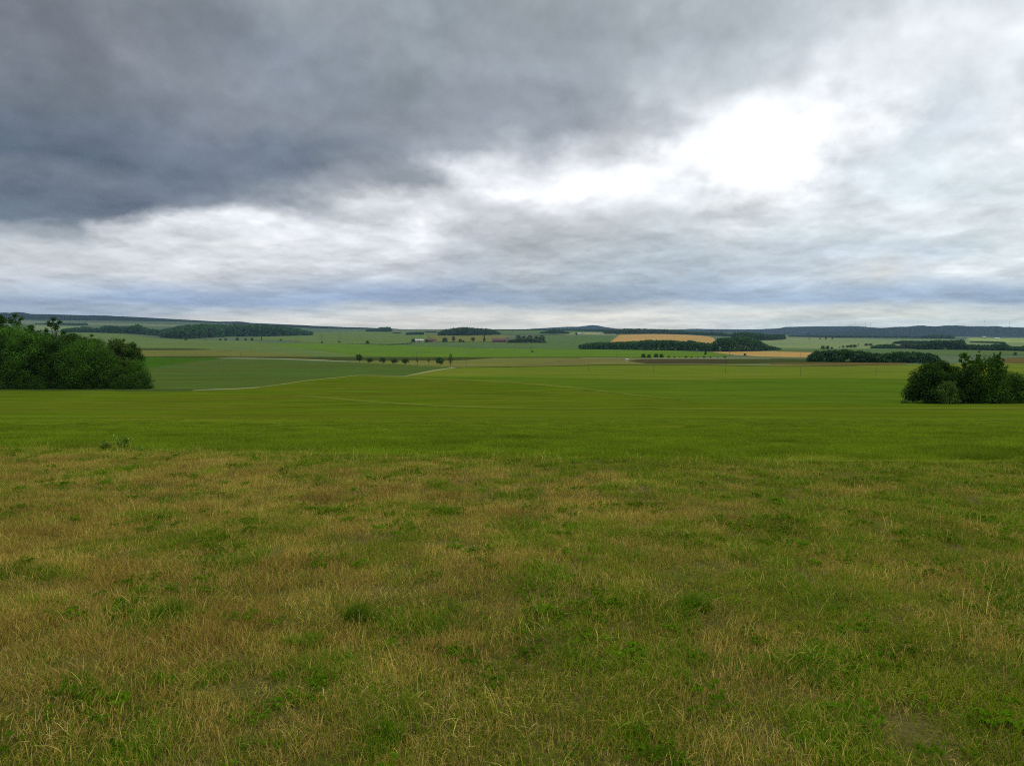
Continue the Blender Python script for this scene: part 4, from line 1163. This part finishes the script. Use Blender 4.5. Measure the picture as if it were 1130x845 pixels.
# ------------------------------------------------------------------ sky
SUN_AZ, SUN_EL = math.radians(17), math.radians(38)
ROWS = [0, 50, 100, 140, 165, 185, 205, 225, 240, 255, 275, 305, 322, 332, 340, 348, 356]
SKY = {
 20: [(122,126,133),(124,129,137),(118,125,133),(104,113,127),(93,104,121),(112,119,131),(108,116,130),(98,108,123),(106,116,130),(172,178,184),(212,214,216),(214,216,219),(190,200,212),(160,178,205),(150,168,200),(165,182,208),(195,205,215)],
 75: [(128,132,138),(135,139,146),(126,132,141),(112,120,133),(104,113,128),(106,116,131),(110,118,132),(98,108,124),(112,120,134),(222,224,226),(226,226,228),(216,218,221),(190,202,220),(155,174,205),(160,178,206),(195,200,210),(200,203,208)],
 140: [(128,133,140),(125,130,138),(140,145,154),(133,139,150),(110,119,134),(104,114,131),(110,119,134),(135,142,153),(240,241,243),(226,227,229),(236,236,237),(228,229,231),(172,190,222),(145,168,208),(185,196,212),(205,205,208),(215,210,205)],
 210: [(135,141,147),(132,139,147),(143,148,157),(140,146,156),(112,120,134),(108,117,130),(112,121,134),(135,142,152),(246,246,247),(236,237,238),(236,236,236),(222,224,228),(160,180,215),(145,168,206),(188,194,206),(206,206,206),(214,210,206)],
 280: [(146,153,158),(134,142,152),(142,149,159),(138,144,153),(112,122,136),(108,117,132),(160,165,171),(178,182,188),(190,194,199),(248,248,250),(240,240,241),(220,222,226),(170,186,212),(150,170,208),(185,194,208),(212,211,210),(216,213,208)],
 350: [(150,157,163),(150,157,163),(140,148,157),(142,149,158),(128,136,148),(132,140,150),(165,169,176),(244,244,246),(226,228,231),(232,233,236),(246,246,248),(212,216,224),(150,170,208),(140,163,205),(195,199,204),(212,208,203),(214,210,206)],
 420: [(148,156,162),(148,156,161),(136,144,150),(148,154,162),(140,147,156),(164,169,176),(155,161,168),(240,241,243),(252,252,253),(248,248,249),(236,236,239),(190,196,204),(150,170,200),(140,160,200),(195,200,205),(214,209,203),(216,212,206)],
 490: [(155,163,168),(152,159,165),(145,152,159),(150,157,165),(165,171,178),(235,236,238),(222,223,226),(226,227,230),(236,237,238),(200,202,206),(196,199,203),(188,196,206),(140,162,195),(145,165,198),(205,203,198),(210,207,202),(210,207,203)],
 565: [(162,169,174),(158,166,171),(152,159,166),(157,163,171),(222,224,228),(250,250,251),(262,262,262),(238,238,240),(212,214,217),(196,200,203),(190,194,198),(205,209,213),(165,180,198),(165,182,205),(180,190,202),(216,212,206),(205,203,200)],
 635: [(168,176,181),(162,170,176),(165,171,178),(185,189,194),(208,211,214),(256,256,256),(266,266,266),(246,247,248),(215,218,220),(196,200,203),(190,196,201),(190,200,208),(158,177,198),(155,176,200),(200,203,203),(226,220,210),(214,210,206)],
 710: [(170,178,182),(168,176,181),(200,205,209),(226,229,232),(266,266,266),(252,252,252),(222,225,227),(238,240,241),(208,213,215),(215,219,221),(195,204,210),(185,198,210),(165,184,205),(158,180,205),(205,204,202),(222,219,214),(215,214,210)],
 780: [(178,185,189),(182,189,193),(205,211,215),(268,268,268),(276,276,276),(270,270,270),(256,256,256),(246,246,246),(224,227,228),(226,229,229),(205,213,219),(195,207,218),(160,184,212),(165,188,215),(200,206,208),(214,214,208),(205,213,218)],
 850: [(190,196,200),(204,209,213),(250,251,253),(274,274,274),(280,280,280),(276,276,276),(262,262,262),(245,249,250),(228,234,236),(222,229,231),(196,205,213),(215,224,230),(175,198,222),(160,185,215),(220,222,218),(228,228,220),(205,218,222)],
 920: [(208,214,216),(226,231,233),(240,243,245),(258,258,258),(245,247,249),(232,237,240),(222,229,233),(226,233,236),(236,240,241),(220,226,229),(205,215,222),(232,232,228),(168,196,226),(165,190,218),(215,222,222),(228,230,222),(212,222,226)],
 990: [(218,224,225),(240,243,244),(228,234,237),(214,221,226),(214,222,227),(226,233,237),(216,225,228),(224,231,234),(236,240,241),(222,228,231),(195,207,218),(236,242,245),(185,208,232),(165,188,218),(228,232,222),(232,232,220),(210,224,228)],
 1055: [(228,234,235),(246,250,251),(236,241,244),(226,232,236),(235,241,243),(236,242,243),(226,234,235),(228,235,236),(236,241,242),(220,229,231),(214,224,228),(244,247,246),(165,193,225),(172,198,228),(228,233,225),(226,231,224),(214,227,228)],
 1110: [(240,246,247),(248,252,252),(238,244,246),(250,253,253),(258,258,258),(238,244,245),(226,233,235),(210,220,222),(224,232,234),(240,245,246),(240,246,247),(225,235,240),(160,190,222),(170,196,225),(228,232,222),(225,230,224),(212,226,228)],
}
EL_MAX = math.radians(40)
ZENITH = (232, 236, 240)
SKY_GAIN = 1.0


def dir_of(px, row):
    x = px - W0 / 2; u = H0 / 2 - row
    v = np.array([x, F * CP + u * SP, -F * SP + u * CP]); v /= np.linalg.norm(v)
    return math.atan2(v[0], v[1]), math.asin(v[2])


def sky():
    w = bpy.data.worlds.new('World'); SC.world = w; w.use_nodes = True
    nt = w.node_tree; nt.nodes.clear()
    tc = N(nt, 'ShaderNodeTexCoord'); gen = tc.outputs['Generated']
    sep = N(nt, 'ShaderNodeSeparateXYZ'); nt.links.new(gen, sep.inputs[0])
    x, y, z = sep.outputs
    az = math_n(nt, 'ARCTAN2', x, y); el = math_n(nt, 'ARCSINE', z)
    lg = math_n(nt, 'LOGARITHM', math_n(nt, 'ADD', math_n(nt, 'MAXIMUM', el, 0.0), 0.080), 2.718)
    cx = N(nt, 'ShaderNodeCombineXYZ')          # cloud banks: rounded high up, layered and thin towards the horizon
    nt.links.new(az, cx.inputs[0]); nt.links.new(math_n(nt, 'MULTIPLY', lg, 0.36), cx.inputs[1])
    nt.links.new(math_n(nt, 'MULTIPLY', z, 0.5), cx.inputs[2])
    plane = cx.outputs[0]
    def deck(scale, off, detail, rough, dist=0.0, rot=0.0):
        return noise_n(nt, mapped(nt, plane, (scale, scale, scale), (0, 0, rot), (off, off * 0.7, off)), 1.0, detail, rough, dist)
    n1 = deck(7.0, 3.1, 9, 0.55); n2 = deck(7.0, 17.7, 9, 0.55); n3 = deck(9.0, 9.3, 9, 0.52, 0.0, 0.15); n4 = deck(4.0, 28.0, 7, 0.5, 0.0, -0.1)
    amp = math_n(nt, 'MINIMUM', math_n(nt, 'MULTIPLY_ADD', math_n(nt, 'MAXIMUM', el, 0.0), 0.22, 0.004), 0.055)   # clouds overhead spread wider
    el2 = math_n(nt, 'ADD', el, math_n(nt, 'MULTIPLY', math_n(nt, 'MULTIPLY_ADD', n1, 2.0, -1.0), amp))
    az2 = math_n(nt, 'ADD', az, math_n(nt, 'MULTIPLY', math_n(nt, 'MULTIPLY_ADD', n2, 2.0, -1.0), 0.15))
    az2 = math_n(nt, 'SUBTRACT', az2, 0.04)
    t = math_n(nt, 'DIVIDE', el2, EL_MAX, None, True)
    pxs = sorted(SKY)
    cur = None; prev_az = None
    for px in pxs:
        stops = []
        for r, c in sorted(zip(ROWS, SKY[px]), reverse=True):
            if 320 < r < 341: c = [0.55 * p + 0.45 * q for p, q in zip(c, (172, 184, 198))]
            if r >= 338: c = (c[0] + 30, c[1] + 25, c[2] + 14)
            if min(c) > 250: c = tuple(q + 18 for q in c)
            e = dir_of(px, r)[1]; stops.append((min(1, max(0, e / EL_MAX)), tuple(float(q) for q in lin(c))))
        top = SKY[px][0]
        stops.append((0.74, tuple(float(q) for q in lin([0.35 * a + 0.65 * b for a, b in zip(top, ZENITH)]))))
        stops.append((0.86, tuple(float(q) for q in lin(ZENITH))))
        c = ramp(nt, t, stops)
        a = dir_of(px, 200)[0]
        if cur is None: cur = c
        else:
            mr = N(nt, 'ShaderNodeMapRange'); mr.inputs[1].default_value = prev_az; mr.inputs[2].default_value = a
            nt.links.new(az2, mr.inputs[0])
            cur = mix_c(nt, mr.outputs[0], cur, c)
        prev_az = a
    # billow detail
    def relief(sx, sy, off, detail, rough, dist, dy):   # lumps lit from behind and above: bright tops, grey undersides
        A = noise_n(nt, mapped(nt, plane, (sx, sy, sx), (0, 0, 0.08), (off, off * 0.3, off)), 1.0, detail, rough, dist)
        B = noise_n(nt, mapped(nt, plane, (sx, sy, sx), (0, 0, 0.08), (off, off * 0.3 + dy, off)), 1.0, detail, rough, dist)
        return A, math_n(nt, 'SUBTRACT', A, B)
    a5, e5 = relief(8.0, 9.5, 5.2, 9, 0.53, 0.0, 0.16)
    a6, e6 = relief(17, 24, 2.2, 9, 0.55, 0.0, 0.20)
    low = N(nt, 'ShaderNodeMapRange', interpolation_type='SMOOTHSTEP'); low.inputs[1].default_value = 0.30; low.inputs[2].default_value = 0.05
    nt.links.new(el, low.inputs[0])
    d = math_n(nt, 'ADD', math_n(nt, 'MULTIPLY_ADD', n3, 0.40, 0.80), math_n(nt, 'MULTIPLY_ADD', n4, 0.30, -0.15))
    d = math_n(nt, 'ADD', d, math_n(nt, 'MULTIPLY', e5, 0.90))
    d = math_n(nt, 'ADD', d, math_n(nt, 'MULTIPLY', math_n(nt, 'MULTIPLY_ADD', a6, 0.15, math_n(nt, 'MULTIPLY_ADD', e6, 0.55, -0.075)), low.outputs[0]))
    # separate heaps of cloud with a lit rim and a grey base
    hp = noise_n(nt, mapped(nt, plane, (6.5, 9.0, 6.5), (0, 0, 0.12), (12.2, 3.3, 6.1)), 1.0, 8, 0.50)
    edge = N(nt, 'ShaderNodeMapRange', interpolation_type='SMOOTHSTEP'); edge.inputs[1].default_value = 0.46; edge.inputs[2].default_value = 0.56
    edge.inputs[3].default_value = 0.055; edge.inputs[4].default_value = -0.075
    nt.links.new(hp, edge.inputs[0])
    hp2 = noise_n(nt, mapped(nt, plane, (12, 20, 12), (0, 0, 0.05), (1.2, 8.3, 3.1)), 1.0, 8, 0.52)
    edge2 = N(nt, 'ShaderNodeMapRange', interpolation_type='SMOOTHSTEP'); edge2.inputs[1].default_value = 0.47; edge2.inputs[2].default_value = 0.55
    edge2.inputs[3].default_value = 0.05; edge2.inputs[4].default_value = -0.06
    nt.links.new(hp2, edge2.inputs[0])
    d = math_n(nt, 'ADD', d, math_n(nt, 'ADD', edge.outputs[0], math_n(nt, 'MULTIPLY', edge2.outputs[0], low.outputs[0])))
    cc = N(nt, 'ShaderNodeCombineColor')
    for i in range(3): nt.links.new(d, cc.inputs[i])
    cloud = mix_c(nt, 1.0, mix_c(nt, 1.0, cur, (0.98, 1.0, 1.025), 'MULTIPLY'), cc.outputs[0], 'MULTIPLY')
    ni = N(nt, 'ShaderNodeTexSky'); ni.sky_type = 'NISHITA'; ni.sun_disc = False
    ni.sun_elevation = SUN_EL; ni.sun_rotation = SUN_AZ
    b1 = N(nt, 'ShaderNodeBackground'); nt.links.new(ni.outputs[0], b1.inputs[0]); b1.inputs[1].default_value = 0.06
    b2 = N(nt, 'ShaderNodeBackground'); nt.links.new(cloud, b2.inputs[0]); b2.inputs[1].default_value = SKY_GAIN
    mx = N(nt, 'ShaderNodeMixShader'); mx.inputs[0].default_value = 0.94
    nt.links.new(b1.outputs[0], mx.inputs[1]); nt.links.new(b2.outputs[0], mx.inputs[2])
    out = N(nt, 'ShaderNodeOutputWorld'); nt.links.new(mx.outputs[0], out.inputs['Surface'])
    w.cycles.sampling_method = 'MANUAL'; w.cycles.sample_map_resolution = 512


sky()
sun = bpy.data.lights.new('sun', 'SUN'); sun.energy = 1.0; sun.angle = math.radians(18); sun.color = (1.0, 0.96, 0.90)
so = bpy.data.objects.new('sun', sun); COL.objects.link(so)
sd = Vector((math.sin(SUN_AZ) * math.cos(SUN_EL), math.cos(SUN_AZ) * math.cos(SUN_EL), math.sin(SUN_EL)))
so.rotation_euler = sd.to_track_quat('Z', 'Y').to_euler(); so.location = (0, 0, 60)

# ------------------------------------------------------------------ camera and render settings
cam = bpy.data.cameras.new('camera'); co = bpy.data.objects.new('camera', cam); COL.objects.link(co)
co.location = (0, 0, EYE); co.rotation_euler = (math.pi / 2 - PITCH, 0, 0)
cam.sensor_width = 36; cam.lens = F / W0 * 36; cam.clip_start = 0.1; cam.clip_end = 60000
SC.camera = co
SC.view_settings.view_transform = 'Standard'; SC.view_settings.look = 'None'
SC.view_settings.exposure = 0; SC.view_settings.gamma = 1; SC.view_settings.use_curve_mapping = False
SC.render.engine = 'CYCLES'
cy = SC.cycles
cy.max_bounces = 6; cy.diffuse_bounces = 3; cy.transmission_bounces = 4; cy.volume_bounces = 1; cy.transparent_max_bounces = 4
cy.use_denoising = False; cy.filter_width = 1.1; cy.use_adaptive_sampling = True; cy.adaptive_threshold = 0.005
cy.sample_clamp_indirect = 4
